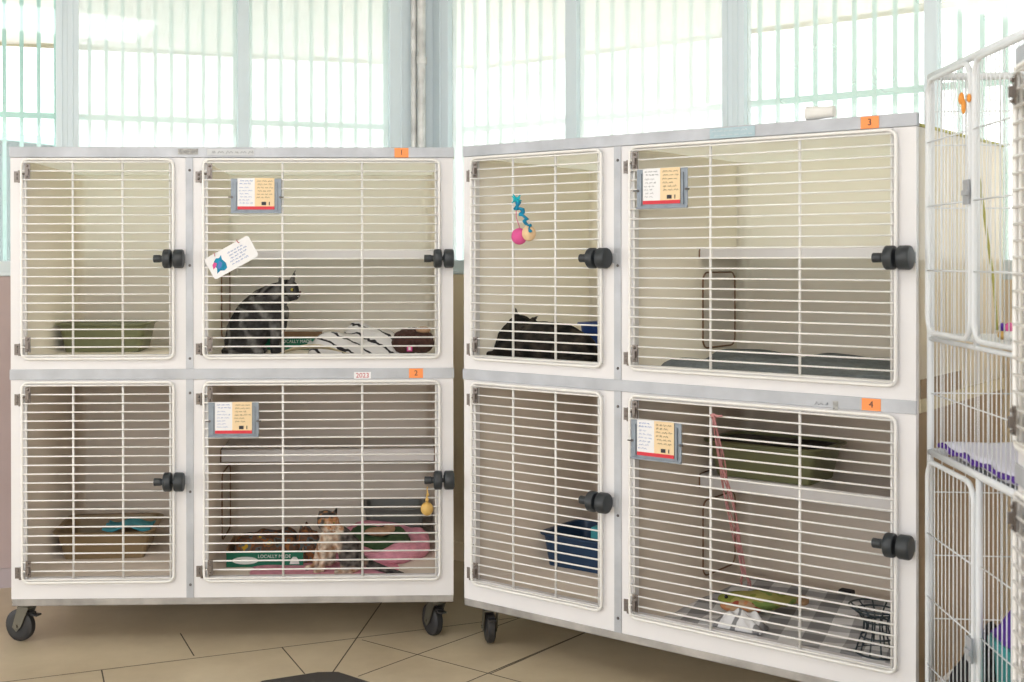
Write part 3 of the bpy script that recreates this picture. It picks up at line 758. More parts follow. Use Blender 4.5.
# --- tabby sitting in profile, looking right (upper compartment of the left cabinet)
Y1 = 4.30; px = Y1/F
def T(u, v, dy=0.): p = at_y(u, v, Y1); return Vector((p.x, p.y+dy, p.z))
zf = .938
tb = []
tb += chain([(T(239, 341), 15*px), (T(248, 331), 22*px), (T(256, 318), 22*px), (T(264, 306), 18*px), (T(273, 298), 14.5*px), (T(281, 293), 11.5*px)])
tb += chain([(T(268, 312), 16*px), (T(277, 313), 12.5*px), (T(276, 325), 11*px)])
tb += [(T(245, 342, -.035), (19*px, .028, 14*px)), (T(245, 342, .035), (19*px, .028, 14*px))]
for dy in (-.024, .022):
    tb += chain([(T(276, 320, dy), 7*px), (T(276, 338, dy), 5*px), (Vector((T(275, 350).x, Y1+dy, zf+.012)), 4.2*px), (Vector((T(281, 350).x, Y1+dy, zf+.010)), 4.0*px)])
    tb += chain([(Vector((T(246, 350).x, Y1+dy*2.0, zf+.014)), 5*px), (Vector((T(262, 350).x, Y1+dy*2.0, zf+.011)), 4*px)])
H1 = T(287.5, 290.5, -.006)
tb += [(H1, (12*px, 11.5*px, 11.2*px)), (T(294, 294.5, -.010), (7*px, 7.5*px, 6*px)), (T(281, 294), 11*px)]
tail = [Vector((T(234, 350).x, Y1+.03, zf+.02)), Vector((T(226, 350).x, Y1-.03, zf+.012)), Vector((T(236, 350).x, Y1-.10, zf+.011)), Vector((T(256, 350).x, Y1-.115, zf+.010))]
tb += chain([(p, r) for p, r in zip(tail, (.02, .013, .012, .009))])
def tabby_col(c):
    n = noise.noise(c*18)*.9 + noise.noise(c*40)*.35
    s_ = math.sin((c.x*70 + c.z*38 + n*3.2)); dark = (.018, .018, .019); mid = (.075, .072, .07); lite = (.24, .235, .225)
    col = mix(dark, mid, .5+.5*n)
    if s_ > .35: col = mix(col, lite, (s_-.35)*1.1)
    if c.z > H1.z-.02: col = mix(dark, (.14, .135, .13), .5+.6*math.sin(c.x*130+n*4))
    if (c-T(297, 295)).length < .022: col = mix(col, (.42, .38, .32), .45)
    return col
def ears1(b):
    ear(b, T(292, 283, -.026), T(296.5, 269, -.034), .014, (1, .4, 0)); ear(b, T(281, 283, .018), T(277.5, 275, .03), .013, (1, .4, 0))
cat1 = remeshed('cat', tb, .0042, 'fur', None, (T(256, 350).x, Y1, zf-.001), 3, tabby_col, .0012, ears1)
tag(cat1, 'dark grey tabby cat sitting upright in profile, looking right', 'cat')
o1 = Vector(cat1.location)
b = MB(); b.ball(T(293.5, 289.5, -.041)-o1, (.0062, .0042, .0052), 12, 8); b.build('eye', 'eye', cat1, smooth=True)
b = MB(); b.ball(T(294.6, 289.5, -.0448)-o1, (.0022, .0015, .0040), 10, 6); b.build('pupil', 'pupil', cat1, smooth=True)
b = MB(); b.ball(T(300.6, 292, -.012)-o1, .0042, 10, 6); b.build('nose', 'nose', cat1, smooth=True)
whisk(cat1, o1, T(298, 296, -.032), [(.03, -.03, .004), (.034, -.026, -.006), (.03, -.03, -.016)])

# --- calico kitten (lower compartment of the left cabinet)
Y2 = 4.17; px = Y2/F
def T2(u, v, dy=0.): p = at_y(u, v, Y2); return Vector((p.x, p.y+dy, p.z))
zk = .209
kb = chain([(T2(352, 558), 13*px), (T2(350, 549), 13*px), (T2(342, 538), 11*px), (T2(333, 530), 9.5*px), (T2(327, 524), 8*px)])
kb += chain([(T2(330, 536), 10*px), (T2(327, 547), 9.5*px), (T2(328, 558), 8*px)])
kb += [(T2(351, 562, -.03), (11*px, .02, 10*px)), (T2(351, 562, .03), (11*px, .02, 10*px))]
for du, dy in ((-2, -.024), (-9, .016)):
    kb += chain([(T2(326+du*.5, 545, dy), 5*px), (T2(325+du, 560, dy), 3.6*px), (Vector((T2(324+du, 570).x, Y2+dy, zk+.010)), 3.3*px), (Vector((T2(320+du*1.4, 570).x, Y2+dy-.012, zk+.009)), 3.3*px)])
kb += chain([(Vector((T2(352, 570).x, Y2-.045, zk+.012)), 3.8*px), (Vector((T2(338, 570).x, Y2-.05, zk+.009)), 3.2*px)])
kb += chain([(Vector((T2(362, 560).x, Y2+.02, zk+.03)), .017), (Vector((T2(372, 566).x, Y2-.0, zk+.022)), .014), (Vector((T2(388, 570).x, Y2-.05, zk+.016)), .012), (Vector((T2(403, 574).x, Y2-.08, zk+.011)), .007)])
H2 = T2(328.5, 521.5, -.008)
kb += [(H2, (11.5*px, 10.5*px, 10*px)), (T2(331, 525.5, -.026), (6.5*px, 5.5*px, 5*px)), (T2(326, 519), 9*px)]
def calico(c):
    blk = (.03, .027, .026); org = (.44, .20, .08); crm = (.60, .50, .40); gry = (.15, .135, .12)
    n = noise.noise(c*26+Vector((3, 1, 7))); n2 = noise.noise(c*60); n3 = noise.noise(c*110)
    u_ = (c.x - T2(320, 540).x)/px   # 0..45 left to right
    dark = mix(blk, gry, .45+n2*.9+n3*.4)
    if c.z > T2(330, 531).z and u_ < 24:      # head: dark crown and left cheek, orange face, pale muzzle
        k = max((c.z-H2.z-.012-n*.025)/.012, (H2.x-.010+n*.03-c.x)/.012)
        face = mix(mix(org, crm, .3+n3), crm, (H2.z-.006-c.z)/.010)
        col = mix(face, dark, k)
        return mix(col, org, .8) if n2 > .22 else col
    k = max((u_-38+n*10)/6, (min(u_-15, (c.z-.222)*400)+n*8)/6)
    chest = mix(crm, mix(org, gry, .5+n), .35+n2)
    return mix(chest, dark, k)
def ears2(b):
    ear(b, T2(321, 515, -.004), T2(318.5, 508.5, -.004), .012, (1, .5, 0)); ear(b, T2(334, 514, .002), T2(337.5, 505.5, .004), .012, (1, .5, 0))
cat2 = remeshed('kitten', kb, .0038, 'fur', None, (T2(345, 560).x, Y2, zk), 3, calico, .001, ears2)
tag(cat2, 'small calico kitten sitting on the pink blanket, looking up to the right', 'cat')
o2 = Vector(cat2.location)
for (u, v, dy) in ((326.5, 521.5, -.040), (334.5, 520.8, -.035)):
    b = MB(); b.ball(T2(u, v, dy)-o2, (.0048, .0035, .0045), 10, 8); b.build('eye', 'eye', cat2, smooth=True)
    b = MB(); b.ball(T2(u+.2, v, dy-.0030)-o2, (.0018, .0012, .0034), 8, 6); b.build('pupil', 'pupil', cat2, smooth=True)
b = MB(); b.ball(T2(331.5, 524.2, -.045)-o2, (.0034, .003, .0026), 8, 6); b.build('nose', 'nose', cat2, smooth=True)
whisk(cat2, o2, T2(331, 527, -.043), [(.026, -.02, .002), (.026, -.018, -.008), (-.026, -.02, 0), (-.026, -.02, -.008)])

# --- black cat crouching (upper left compartment of the middle cabinet)
D3 = .135; px = 3.97/F
def T3(u, v, dy=0.):
    a, z_ = front('B', u, v, D3); return cab_mtx('B') @ Vector((a, D3+dy, z_))
def G3(u, dy, z_):
    p = T3(u, 355, dy); p.z = z_; return p
bb = chain([(T3(511, 348), 14*px), (T3(524, 342), 18*px), (T3(543, 342), 21*px), (T3(562, 344), 21*px), (T3(580, 350), 17*px)])
bb += chain([(T3(503, 350), 10*px), (T3(510, 338), 13*px), (T3(518, 328), 12*px)])
H3 = T3(522, 325, -.01)
bb += [(H3, (13*px, 12*px, 10.5*px)), (T3(528, 329, -.035), (8*px, 6*px, 6*px))]
bb += [(T3(574, 352, -.035), (17*px, .03, 12*px)), (T3(574, 352, .045), (17*px, .03, 12*px))]
for dy in (-.045, .03):
    bb += chain([(T3(512, 346, dy), 8*px), (G3(503, dy, .955), .014), (G3(496, dy, .952), .013)])
bb += chain([(G3(592, +.03, .96), .018), (G3(592, -.05, .955), .014), (G3(575, -.105, .953), .012), (G3(550, -.11, .951), .009)])
def blackfur(c):
    n = noise.noise(c*30); return mix((.008, .008, .008), (.055, .045, .035), .3+n*.9)
def ears3(b):
    ear(b, T3(518.5, 318, -.01), T3(517.5, 306.5, -.01), .013, (1, .3, 0)); ear(b, T3(533, 321, -.01), T3(540.5, 315, -.006), .012, (.5, .3, -.6))
cat3 = remeshed('cat', bb, .0042, 'fur', None, G3(545, 0., .937), 3, blackfur, .0014, ears3)
tag(cat3, 'black cat crouching with its head low, below the hanging toy', 'cat')
o3 = Vector(cat3.location)
for (u, v) in ((523.5, 325.5), (531.5, 326)):
    b = MB(); b.ball(T3(u, v, -.05)-o3, (.006, .0035, .002), 10, 6); b.build('eye', 'pupil', cat3, smooth=True)
b = MB(); b.ball(T3(529, 330, -.0565)-o3, (.0042, .003, .003), 8, 6); b.build('nose', 'nose', cat3, smooth=True)

# ------------------------------------------------------------------ trays and boxes
def rr(w_, d_, r, n=5):
    pts = []
    for cx_, cy_, a0 in ((w_/2-r, d_/2-r, 0), (-w_/2+r, d_/2-r, PI/2), (-w_/2+r, -d_/2+r, PI), (w_/2-r, -d_/2+r, 3*PI/2)):
        for i in range(n+1): a = a0+PI/2*i/n; pts.append((cx_+r*math.cos(a), cy_+r*math.sin(a)))
    return pts
def tray(name, label, cat, base, rz, wt, dt, h, taper, m, fillm=None, filln='cat_litter', r=.04, rim=.012, fillh=.35, group=None):
    root = empty(name, base, rz); tag(root, label, cat, group)
    b = MB(); rings = []
    for (e, z) in ((-taper, 0), (-taper*.1, h*.92), (0, h*.93), (rim, h*.945), (rim, h*.985), (rim-.003, h), (0, h), (-.006, h*.985), (-taper-.006, .006)):
        rings.append([(x, y, z) for x, y in rr(wt+2*e, dt+2*e, max(.006, r+e))])
    N = len(rings[0]); vs = [p for q in rings for p in q]
    fs = [(j*N+i, j*N+(i+1) % N, (j+1)*N+(i+1) % N, (j+1)*N+i) for j in range(len(rings)-1) for i in range(N)] + [tuple(reversed(range(N))), tuple(range((len(rings)-1)*N, len(rings)*N))]
    b.add(vs, fs); b.build('tray_shell', m, root, smooth='auto')
    if fillm:
        k = fillh; e = -taper*(1-k)-.008
        c = MB(); q = rr(wt+2*e, dt+2*e, r+e if r+e > .01 else .01); ctr = [(0, 0, h*k+.006)]
        n = len(q); c.add(ctr + [(x*.6, y*.6, h*k+.004+.004*math.sin(i*1.9)) for i, (x, y) in enumerate(q)] + [(x, y, h*k) for x, y in q] + [(x, y, .008) for x, y in rr(wt-2*taper-.02, dt-2*taper-.02, .02)],
                          [(0, 1+i, 1+(i+1) % n) for i in range(n)] + [(1+i, 1+n+i, 1+n+(i+1) % n, 1+(i+1) % n) for i in range(n)] + [(1+n+i, 1+2*n+i, 1+2*n+(i+1) % n, 1+n+(i+1) % n) for i in range(n)])
        c.build(filln, fillm, root, smooth=True)
    return root
def base_at(key, s, y, z):
    p = cab_mtx(key) @ Vector((s, y, z)); return p
rzA, rzB = -CAB['A'][1], -CAB['B'][1]
GL = 'litter trays inside the cages'
# upper left of the left cabinet: green tray
tray('litter_tray', 'olive green litter tray alone in the top left compartment', 'litter tray', base_at('A', .203, .50, .9375), rzA+.03, .315, .27, .105, .025, 'green_tray', 'litter', group=GL)
tB = tray('litter_tray', 'tan litter tray with a blue liner in the bottom left compartment', 'litter tray', base_at('A', .215, .47, .2075), rzA+.06, .335, .32, .10, .03, 'brown_tray', 'litter', group=GL)
b = MB(); n = 10
vs = [((-.02+.17*i/n), -.06+.17*j/n, .088-.03*math.sin(i*.9)*.3-.004*j/n+.004*math.sin(j*1.3)) for j in range(n+1) for i in range(n+1)]
b.add(vs, [(j*(n+1)+i, j*(n+1)+i+1, (j+1)*(n+1)+i+1, (j+1)*(n+1)+i) for j in range(n) for i in range(n)]); b.build('liner_sheet', 'aqua_pad', tB, smooth=True, solid=.003)
nav = tray('litter_tray', 'navy blue litter tray with a teal end in the bottom left of the middle cabinet', 'litter tray', base_at('B', .207, .50, .2075), rzB+.03, .32, .28, .115, .02, 'navy', 'litter', group=GL)
MB().box(.02, .15, -.10, -.02, .03, .150).build('teal_scoop_guard', 'teal_pad', nav, bevel=.006)
tray('plastic_tub', 'blue plastic tub behind the black cat', 'tub', base_at('B', front('B', 577, 330, .35)[0]+.065, .42, .9375), rzB, .12, .14, .118, .012, 'blue_box', r=.02)
og = tray('litter_tray', 'olive green litter tray with black liner on the shelf by the pink yarn', 'litter tray', base_at('B', .826, .548, .578), rzB, .37, .26, .115, .03, 'green_tray', 'black_bag', 'black_liner', r=.05, rim=.014, fillh=.93, group=GL)

def carton(label, key, u0, u1, zbase, D, h, dep, fillm, text_shift, oval, group='green printed cardboard cartons'):
    """green printed cardboard carton whose front spans columns u0..u1"""
    mi = cab_mtx(key).inverted(); o = mi @ CAM
    def s_at(u):
        d = mi.to_3x3() @ ray(u, 400); k = (D-o.y)/d.y; return (o+d*k).x
    s0, s1 = s_at(u0), s_at(u1); wd = s1-s0
    root = empty('cardboard_carton', base_at(key, (s0+s1)/2, D+dep/2, zbase), -CAB[key][1]); tag(root, label, 'box', group)
    t = .004; w2, d2 = wd/2, dep/2
    b = MB(); b.box(-w2, w2, -d2, d2, 0, t)
    b.box(-w2, w2, -d2, -d2+t, t, h); b.box(-w2, w2, d2-t, d2, t, h*1.25); b.box(-w2, -w2+t, -d2+t, d2-t, t, h*1.25); b.box(w2-t, w2, -d2+t, d2-t, t, h*1.15)
    b.build('carton_body', 'cardboard', root)
    fc = MB().box(-w2, w2, -d2-.0012, -d2-.0002, .001, h).build('printed_front', 'box_green', root)
    if oval: 
        MB().add([(-w2+.065+.045*math.cos(a), -d2-.0020, h*.45+.013*math.sin(a)) for a in [2*PI*i/24 for i in range(24)]], [tuple(range(24))]).build('white_oval', 'white_ink', fc, solid=.0006)
    text_mesh('LOCALLY MADE', .0165, 'carton_print', 'white_ink', fc, Matrix.Translation((text_shift, -d2-.0022, h*.71)) @ FRONT, .0002, sx=.95)
    lx = w2-.03
    MB().prism([(lx-.017, h*.42-.012), (lx+.017, h*.42-.012), (lx+.013, h*.42+.004), (lx+.006, h*.42+.013), (lx-.006, h*.42+.013), (lx-.013, h*.42+.004)], -d2-.0024, -d2-.0014).build('carton_logo', 'white_ink', fc)
    return root, w2, d2
carton('green printed carton behind the tabby cat, partly hidden', 'A', 254, 319, .9375, .46, .044, .22, None, .035, False)
ct, w2, d2 = carton('green printed carton with flowery cloth, left of the calico kitten', 'A', 226, 303, .2075, .20, .052, .22, None, .033, True)
# flowery cloth heaped in the lower carton
def heap(name, label, cat, base, rz, L, Dp, h, m, seed, nx=30, ny=22, lump=.5, part=None, sub=.0, parent=None, round_=2.2, foldf=8.):
    b = MB(); vs = []
    for j in range(ny+1):
        for i in range(nx+1):
            a, c = -1+2*i/nx, -1+2*j/ny
            e = max(0, 1-abs(a)**round_)**.5 * max(0, 1-abs(c)**round_)**.5
            n_ = noise.noise(Vector((a*2.2+seed, c*2.2, seed*1.3))); f_ = math.sin((a*1.7+c*.8+n_*.8)*foldf)
            z = h*e*(1 + lump*n_) + h*.16*lump*f_*e
            vs.append((a*L/2*(1+.06*n_), c*Dp/2*(1+.08*noise.noise(Vector((a*3, c*3, seed)))), max(.0015, z)))
    N = nx+1; fs = [(j*N+i, j*N+i+1, (j+1)*N+i+1, (j+1)*N+i) for j in range(ny) for i in range(nx)]
    b.add(vs, fs)
    # flat underside
    k = len(vs); rim = [i for i in range(N)] + [j*N+nx for j in range(1, ny+1)] + [ny*N+i for i in range(nx-1, -1, -1)] + [j*N for j in range(ny-1, 0, -1)]
    b.add([(vs[i][0], vs[i][1], 0) for i in rim], [tuple(range(len(rim)))])
    b.f += [(rim[i], rim[(i+1) % len(rim)], k+(i+1) % len(rim), k+i) for i in range(len(rim))]; b.mi += [0]*len(rim)
    o = b.build(name, m, parent, smooth=True); o.location = base; o.rotation_euler.z = rz
    if label: tag(o, label, cat)
    return o
heap('patterned_cloth', 'brown cloth with orange and yellow flowers heaped in the lower carton', 'cloth', ct.location + Vector((0, 0, .005)), rzA, 2*w2-.03, 2*d2-.03, .088, 'box_print', 3.3, lump=.18, round_=6, foldf=4)
b = MB(); p = base_at('A', .985, .245, .2075)
heap('toy_bundle', 'dark grey and yellow bundle between the carton and the kitten', 'toy', base_at('A', .945, .285, .2075), rzA, .10, .10, .125, 'box_print', 8.1, lump=.3, foldf=4)

# pink blanket under the kitten and pink cat bed
heap('pink_blanket', 'pink fleece blanket spread under the kitten', 'blanket', base_at('A', 1.02, .145, .2074), rzA, .50, .20, .0065, 'pink', 1.7, lump=.5, round_=9)
bed = empty('cat_bed', base_at('A', 1.185, .38, .2075), rzA); tag(bed, 'pink fleece cat bed with a dark green cushion, right of the kitten', 'cat bed')
q = [(.160*math.cos(a), .15*math.sin(a), .036+.014*math.sin(a)+.007*math.sin(5*a)) for a in [2*PI*i/36 for i in range(36)]]
b = MB(); b.tube(q, [.034+.005*math.sin(i*1.3) for i in range(36)], 12, closed=True); b.add([(x, y, .02) for x, y, z in q], [tuple(range(36))]); b.build('bolster', 'pink', bed, smooth=True)
gc = heap('cushion', None, None, (0, 0, .022), 0, .27, .23, .075, 'green_cloth', 5., parent=bed, lump=.3)
remeshed('plush_toy', [(Vector(base_at('A', 1.195, 0.320, 0.300)), (.05, .03, .016)), (Vector(base_at('A', 1.235, 0.335, 0.307)), (.022, .02, .018))], .004, 'tan_cloth', None, base_at('A', 1.200, 0.320, 0.283), 3)
tag(bpy.data.objects['plush_toy'], 'small tan plush toy lying on the green cushion of the pink bed', 'toy')
tray('food_bin', 'dark grey plastic bowl at the back right behind the pink bed', 'bowl', base_at('A', 1.255, .645, .2075), rzA, .23, .17, .13, .02, 'grey_plastic', r=.03)

# items right of the tabby cat
heap('striped_blanket', 'white blanket with thin black stripes, crumpled beside the tabby cat', 'blanket', base_at('A', 1.135, .36, .9375), rzA, .36, .26, .072, 'zebra', 2.1, 44, 32, lump=.6, round_=2.6, foldf=4)
bp_ = empty('plush_bed', base_at('A', 1.318, .22, .9375), rzA); tag(bp_, 'dark brown fluffy cushion in the right corner of the upper compartment', 'cushion')
c0 = Vector((0, 0, 0))
remeshed('fluffy_body', [(Vector((-.02, 0, .045)), (.055, .07, .045)), (Vector((.03, 0, .045)), (.045, .07, .042)), (Vector((0, .02, .06)), (.06, .05, .034))], .005, 'brown_plush', bp_, (0, 0, 0), 3, None, .004)
MB().box(-.022, -.004, -.083, -.078, .018, .036).build('pink_label', 'toy_pink', bp_); MB().box(-.017, -.009, -.0845, -.082, .022, .032).build('label_square', 'paper', bp_)
MB().ball((.035, -.03, .088), (.026, .02, .012)).build('tan_patch', 'tan_cloth', bp_, smooth=True)
# loose beige sheet of cardboard in front of the carton
lp = MB(); n = 14; vs = []
for j in range(3):
    for i in range(n+1):
        a = i/n; vs.append((-.15+.30*a, -.04+.04*j, .004+.040*math.sin(PI*min(1, a*1.15+.02))**1.0*(1-.25*j)))
lp.add(vs, [(j*(n+1)+i, j*(n+1)+i+1, (j+1)*(n+1)+i+1, (j+1)*(n+1)+i) for j in range(2) for i in range(n)])
o = lp.build('paper_sheet', 'plank_pale', None, smooth=True, solid=.002); o.location = base_at('A', 1.0, .16, .938); o.rotation_euler.z = rzA
tag(o, 'bent beige sheet lying in front of the carton, right of the tabby cat', 'sheet')

# yellow ball toy hanging under the lower right knob of the left cabinet
s, z = front('A', 427, 508.5, -.04)
bt = empty('ball_toy', base_at('A', s, -.045, z-.022), rzA); tag(bt, 'yellow ball toy hanging on a string from the lower latch knob', 'toy')
MB().ball((0, 0, .022), (.021, .021, .022), 16, 12).build('ball', 'yellow', bt, smooth=True)
b = MB(); b.tube([(0, 0, .042), (-.003, 0, .055), (.003, .002, .068), (0, .004, .085), (.002, .012, .092)], [.004, .002, .003, .0018, .0018], 8)
b.ball((0, 0, .052), (.006, .006, .008)); b.ball((.002, 0, .068), (.005, .005, .006)); b.build('string', 'yellow', bt, smooth=True)

# hanging teaser toy on the black cat's door
s, z = front('B', 523, 220, -.03)
tt = empty('hanging_toy', base_at('B', s, -.036, z-.075), rzB); tag(tt, 'turquoise ribbon toy with a pink and a peach ball, above the black cat', 'toy')
MB().ball((-.010, 0, .024), (.026, .024, .026), 16, 12).build('pink_ball', 'toy_pink', tt, smooth=True)
MB().ball((.028, -.002, .033), (.022, .022, .024), 16, 12).build('peach_ball', 'toy_peach', tt, smooth=True)
rib = MB(); P0 = []
for i in range(26):
    k = i/25; P0.append((-.012+.060*k + .006*math.sin(k*26), -.016+.006*math.cos(k*22), .128-.088*k+.004*math.sin(k*31)))
rib.tube(P0, [.0075-.0040*i/25+.002*math.sin(i*1.9) for i in range(26)], 6); rib.build('ribbon', 'toy_blue', tt, smooth=True)
fe = MB(); rnd = random.Random(4)
for i in range(26):
    a = rnd.uniform(0, 2*PI); e = rnd.uniform(-.6, 1.); L = rnd.uniform(.010, .021); c0 = Vector((-.010, -.014, .138))
    fe.tube([c0, c0+Vector((math.cos(a)*L, math.sin(a)*L*.5, e*L))], [.005, .0015], 5)
fe.build('feather_tuft', 'toy_teal', tt, smooth=True)
MB().tube([(-.012, -.014, .118), (-.016, -.008, .085), (-.004, -.004, .046)], .0012, 5).build('string', 'toy_pink', tt)

# upper right of the middle cabinet: grey towel
tw = heap('grey_towel', 'slate grey towel spread on the floor of the upper right compartment', 'towel', base_at('B', 1.03, .40, .9372), rzB, .74, .62, .030, 'grey_towel', 4.4, 50, 40, lump=.8, round_=10, foldf=5)

# lower right of the middle cabinet: gingham blanket
NB = 40; vs = []; uvs = []
for j in range(NB+1):
    for i in range(NB+1):
        a, c = i/NB, j/NB
        x = .70 + (1.385-.70)*a; y = .045+.60*c
        x -= .05*(1-c)*(1-a)*0
        z = .2085+.006*(noise.noise(Vector((a*5, c*5, 2)))+.6) + (.012*max(0, noise.noise(Vector((a*3+4, c*3, 6)))))
        vs.append((x + .01*noise.noise(Vector((c*6, a*2, 1))), y+.008*noise.noise(Vector((a*6, 4, 1))), z))
gm = MB(); gm.add(vs, [(j*(NB+1)+i, j*(NB+1)+i+1, (j+1)*(NB+1)+i+1, (j+1)*(NB+1)+i) for j in range(NB) for i in range(NB)])
gb = gm.build('gingham_blanket', 'check', None, smooth=True, solid=.003, origin=(1.04, .34, .2085))
uvl = gb.data.uv_layers.new(name='UVMap')
for lp_ in gb.data.loops:
    co = gb.data.vertices[lp_.vertex_index].co; ca, sa = math.cos(.25), math.sin(.25)
    uvl.data[lp_.index].uv = ((co.x*ca+co.y*sa)/.115+20, (-co.x*sa+co.y*ca)/.115+20)
gb.matrix_world = cab_mtx('B') @ Matrix.Translation((1.04, .34, .2095)); tag(gb, 'grey and white gingham blanket covering the floor of the lower right compartment', 'blanket')
# folded edge of the same blanket, crumpled
cr = heap('crumpled_cloth', 'white and grey cloth crumpled in front of the fish toy', 'cloth', base_at('B', .93, .085, .2215), rzB+.1, .14, .075, .045, 'check_plain', 6.1, lump=.7, foldf=5)
# plush fish
fz = local_floor('B', 753, 606, .235)
fr = empty('fish_toy', base_at('B', fz.x, fz.y, .2175), rzB+.35); tag(fr, 'green and orange plush fish toy lying below the pink yarn', 'toy')
remeshed('fish_body', [(Vector((-.01, 0, .032)), (.095, .055, .026)), (Vector((.03, .01, .036)), (.06, .06, .028)), (Vector((.085, .03, .034)), (.03, .04, .016)), (Vector((.11, .05, .034)), (.02, .035, .012))], .004, 'fish', fr, (0, 0, 0), 4)
remeshed('fish_belly', [(Vector((-.03, -.030, .020)), (.065, .042, .0185)), (Vector((-.02, -.036, .030)), (.04, .03, .016))], .004, 'fish_belly', fr, (0, 0, 0), 3)
ex = MB(); ex.ball((-.075, -.03, .046), .006); ex.build('fish_eye', 'pupil', fr, smooth=True)
remeshed('fish_tail', [(Vector((.13, .065, .036)), (.03, .022, .010)), (Vector((.14, .03, .036)), (.02, .03, .010))], .004, 'cardboard', fr, (0, 0, 0), 2)
# pink yarn
s, z = front('B', 712, 417, -.03); top = Vector((s, -.022, z))
lo = cab_mtx('B').inverted() @ (lambda P: P)(base_at('B', fz.x-.01, fz.y-.02, .2175+.075))
yr = empty('yarn', cab_mtx('B') @ top, rzB); tag(yr, 'long dusty pink yarn strands hanging from a door wire to the fish toy', 'string')
b = MB(); rnd = random.Random(9)
for k in range(6):
    ph = rnd.uniform(0, 6); pts = []
    for i in range(25):
        t = i/24; p = Vector((0, 0, 0)).lerp(lo-top, t); sp = .010*math.sin(t*PI)+.003+(.012 if t > .93 else 0)
        # keep behind the wires right after the start, pass in between
        p += Vector((math.cos(ph+t*7)*sp, math.sin(ph+t*7)*sp*.4, -.006*math.sin(t*PI)))
        pts.append(p)
    b.tube(pts, .0020, 5)
b.build('strands', 'yarn_pink', yr, smooth=True)
b = MB(); b.tube([(-.005, -.004, .004), (.004, -.008, .008), (.016, -.007, .003), (.030, -.006, .006)], .0035, 6); b.tube([(0, -.008, .006), (.006, .003, -.004), (-.005, .003, -.004), (0, -.008, .006)], .003, 6); b.build('knot', 'yarn_pink', yr, smooth=True)
# black wire stand: hourglass of wires
wp = local_floor('B', 868, 652, .215)
ws = empty('wire_stand', base_at('B', 1.312, .105, .2215), rzB); tag(ws, 'black wire stand shaped like an hourglass, in the lower right corner', 'wire stand')
b = MB(); prof = [(0, .056), (.03, .048), (.06, .036), (.085, .034), (.108, .048), (.118, .066), (.124, .072)]
for k in range(12):
    a = 2*PI*k/12; b.tube([(r*math.cos(a), r*math.sin(a), z) for z, r in prof], .0022, 6)
for z, r in ((0.002, .056), (.045, .042), (.085, .034), (.112, .056), (.124, .072)): b.tube([(r*math.cos(2*PI*i/28), r*math.sin(2*PI*i/28), z) for i in range(28)], .0025, 6, closed=True)
b.build('wire_frame', 'black_wire', ws, smooth=True)
bx = local_floor('B', 851, 592, .22)
o = MB().box(-.022, .022, -.016, .016, 0, .014).build('black_clip', 'dark_cloth', None, bevel=.004); o.location = base_at('B', bx.x, min(bx.y, .62), .2215); o.rotation_euler.z = rzB
tag(o, 'small black scrap lying at the back of the gingham blanket', 'scrap')
# paper roll lying on top of the middle cabinet
o = MB().lathe((-.045, 0, .019), (1, 0, 0), [(0, .010), (0, .019), (.075, .015), (.075, .009)], 16).build('paper_roll', 'paper', None, smooth='auto')
pr = front('B', 829, 112, .05); o.location = base_at('B', pr[0], .012, ZT+.0003); o.rotation_euler.z = rzB
tag(o, 'small roll of white paper on top of the middle cabinet', 'paper')

# ------------------------------------------------------------------ white wire tower at the right
eA = Vector((-.095, -.995)).normalized()          # from the far post towards the viewer
O = Vector((1.268, 3.10))
mt = Matrix(((eA.x, -eA.y, 0, O.x), (eA.y, eA.x, 0, O.y), (0, 0, 1, 0), (0, 0, 0, 1)))   # local x = towards viewer, y = away to the right
mt = Matrix(((eA.x, .995, 0, O.x), (eA.y, -.095, 0, O.y), (0, 0, 1, 0), (0, 0, 0, 1)))
tw_ = empty('wire_cage', (O.x, O.y, 0), 0)
tag(tw_, 'tall white wire cage tower with shelves at the right, behind the edge-on cabinet', 'wire cage')
rot = mt.to_3x3().to_4x4()
def TB(): return MB(rot)
LT, WT, ZTT = .70, .60, 1.728
zlev = [.06, .782, 1.068, ZTT]
b = TB()
for x, y in ((0, 0), (LT, 0), (0, WT), (LT, WT)):
    b.tube([(x, y, 0), (x, y, ZTT)], .0085, 10)
for z in zlev:
    rr_ = .009 if z in (zlev[1], zlev[3]) else .006
    for p, q in (((0, 0), (LT, 0)), ((LT, 0), (LT, WT)), ((LT, WT), (0, WT)), ((0, WT), (0, 0))):
        b.tube([(*p, z), (*q, z)], rr_, 8)
b.build('cage_frame', 'cage_white', tw_, smooth=True)
def grid(name, p0, ax, L, z0, z1, sp, hz, rw=.0014, parent=None, m='cage_white'):
    b = TB(); n = int(L/sp)
    for i in range(1, n):
        x = p0[0]+ax[0]*L*i/n; y = p0[1]+ax[1]*L*i/n; b.tube([(x, y, z0), (x, y, z1)], rw, 5)
    for z in hz: b.tube([(p0[0], p0[1], z), (p0[0]+ax[0]*L, p0[1]+ax[1]*L, z)], rw*1.2, 5)
    return b.build(name, m, parent or tw_, smooth=True)
HZ = (.20, .36, .52, .68, .93, 1.237, 1.396, 1.555, 1.64)
grid('far_panel', (0, 0), (0, 1), WT, .06, ZTT, .028, HZ)
grid('back_panel', (0, WT), (1, 0), LT, .06, ZTT, .028, HZ)
grid('near_panel', (LT, 0), (0, 1), WT, .06, ZTT, .028, HZ)
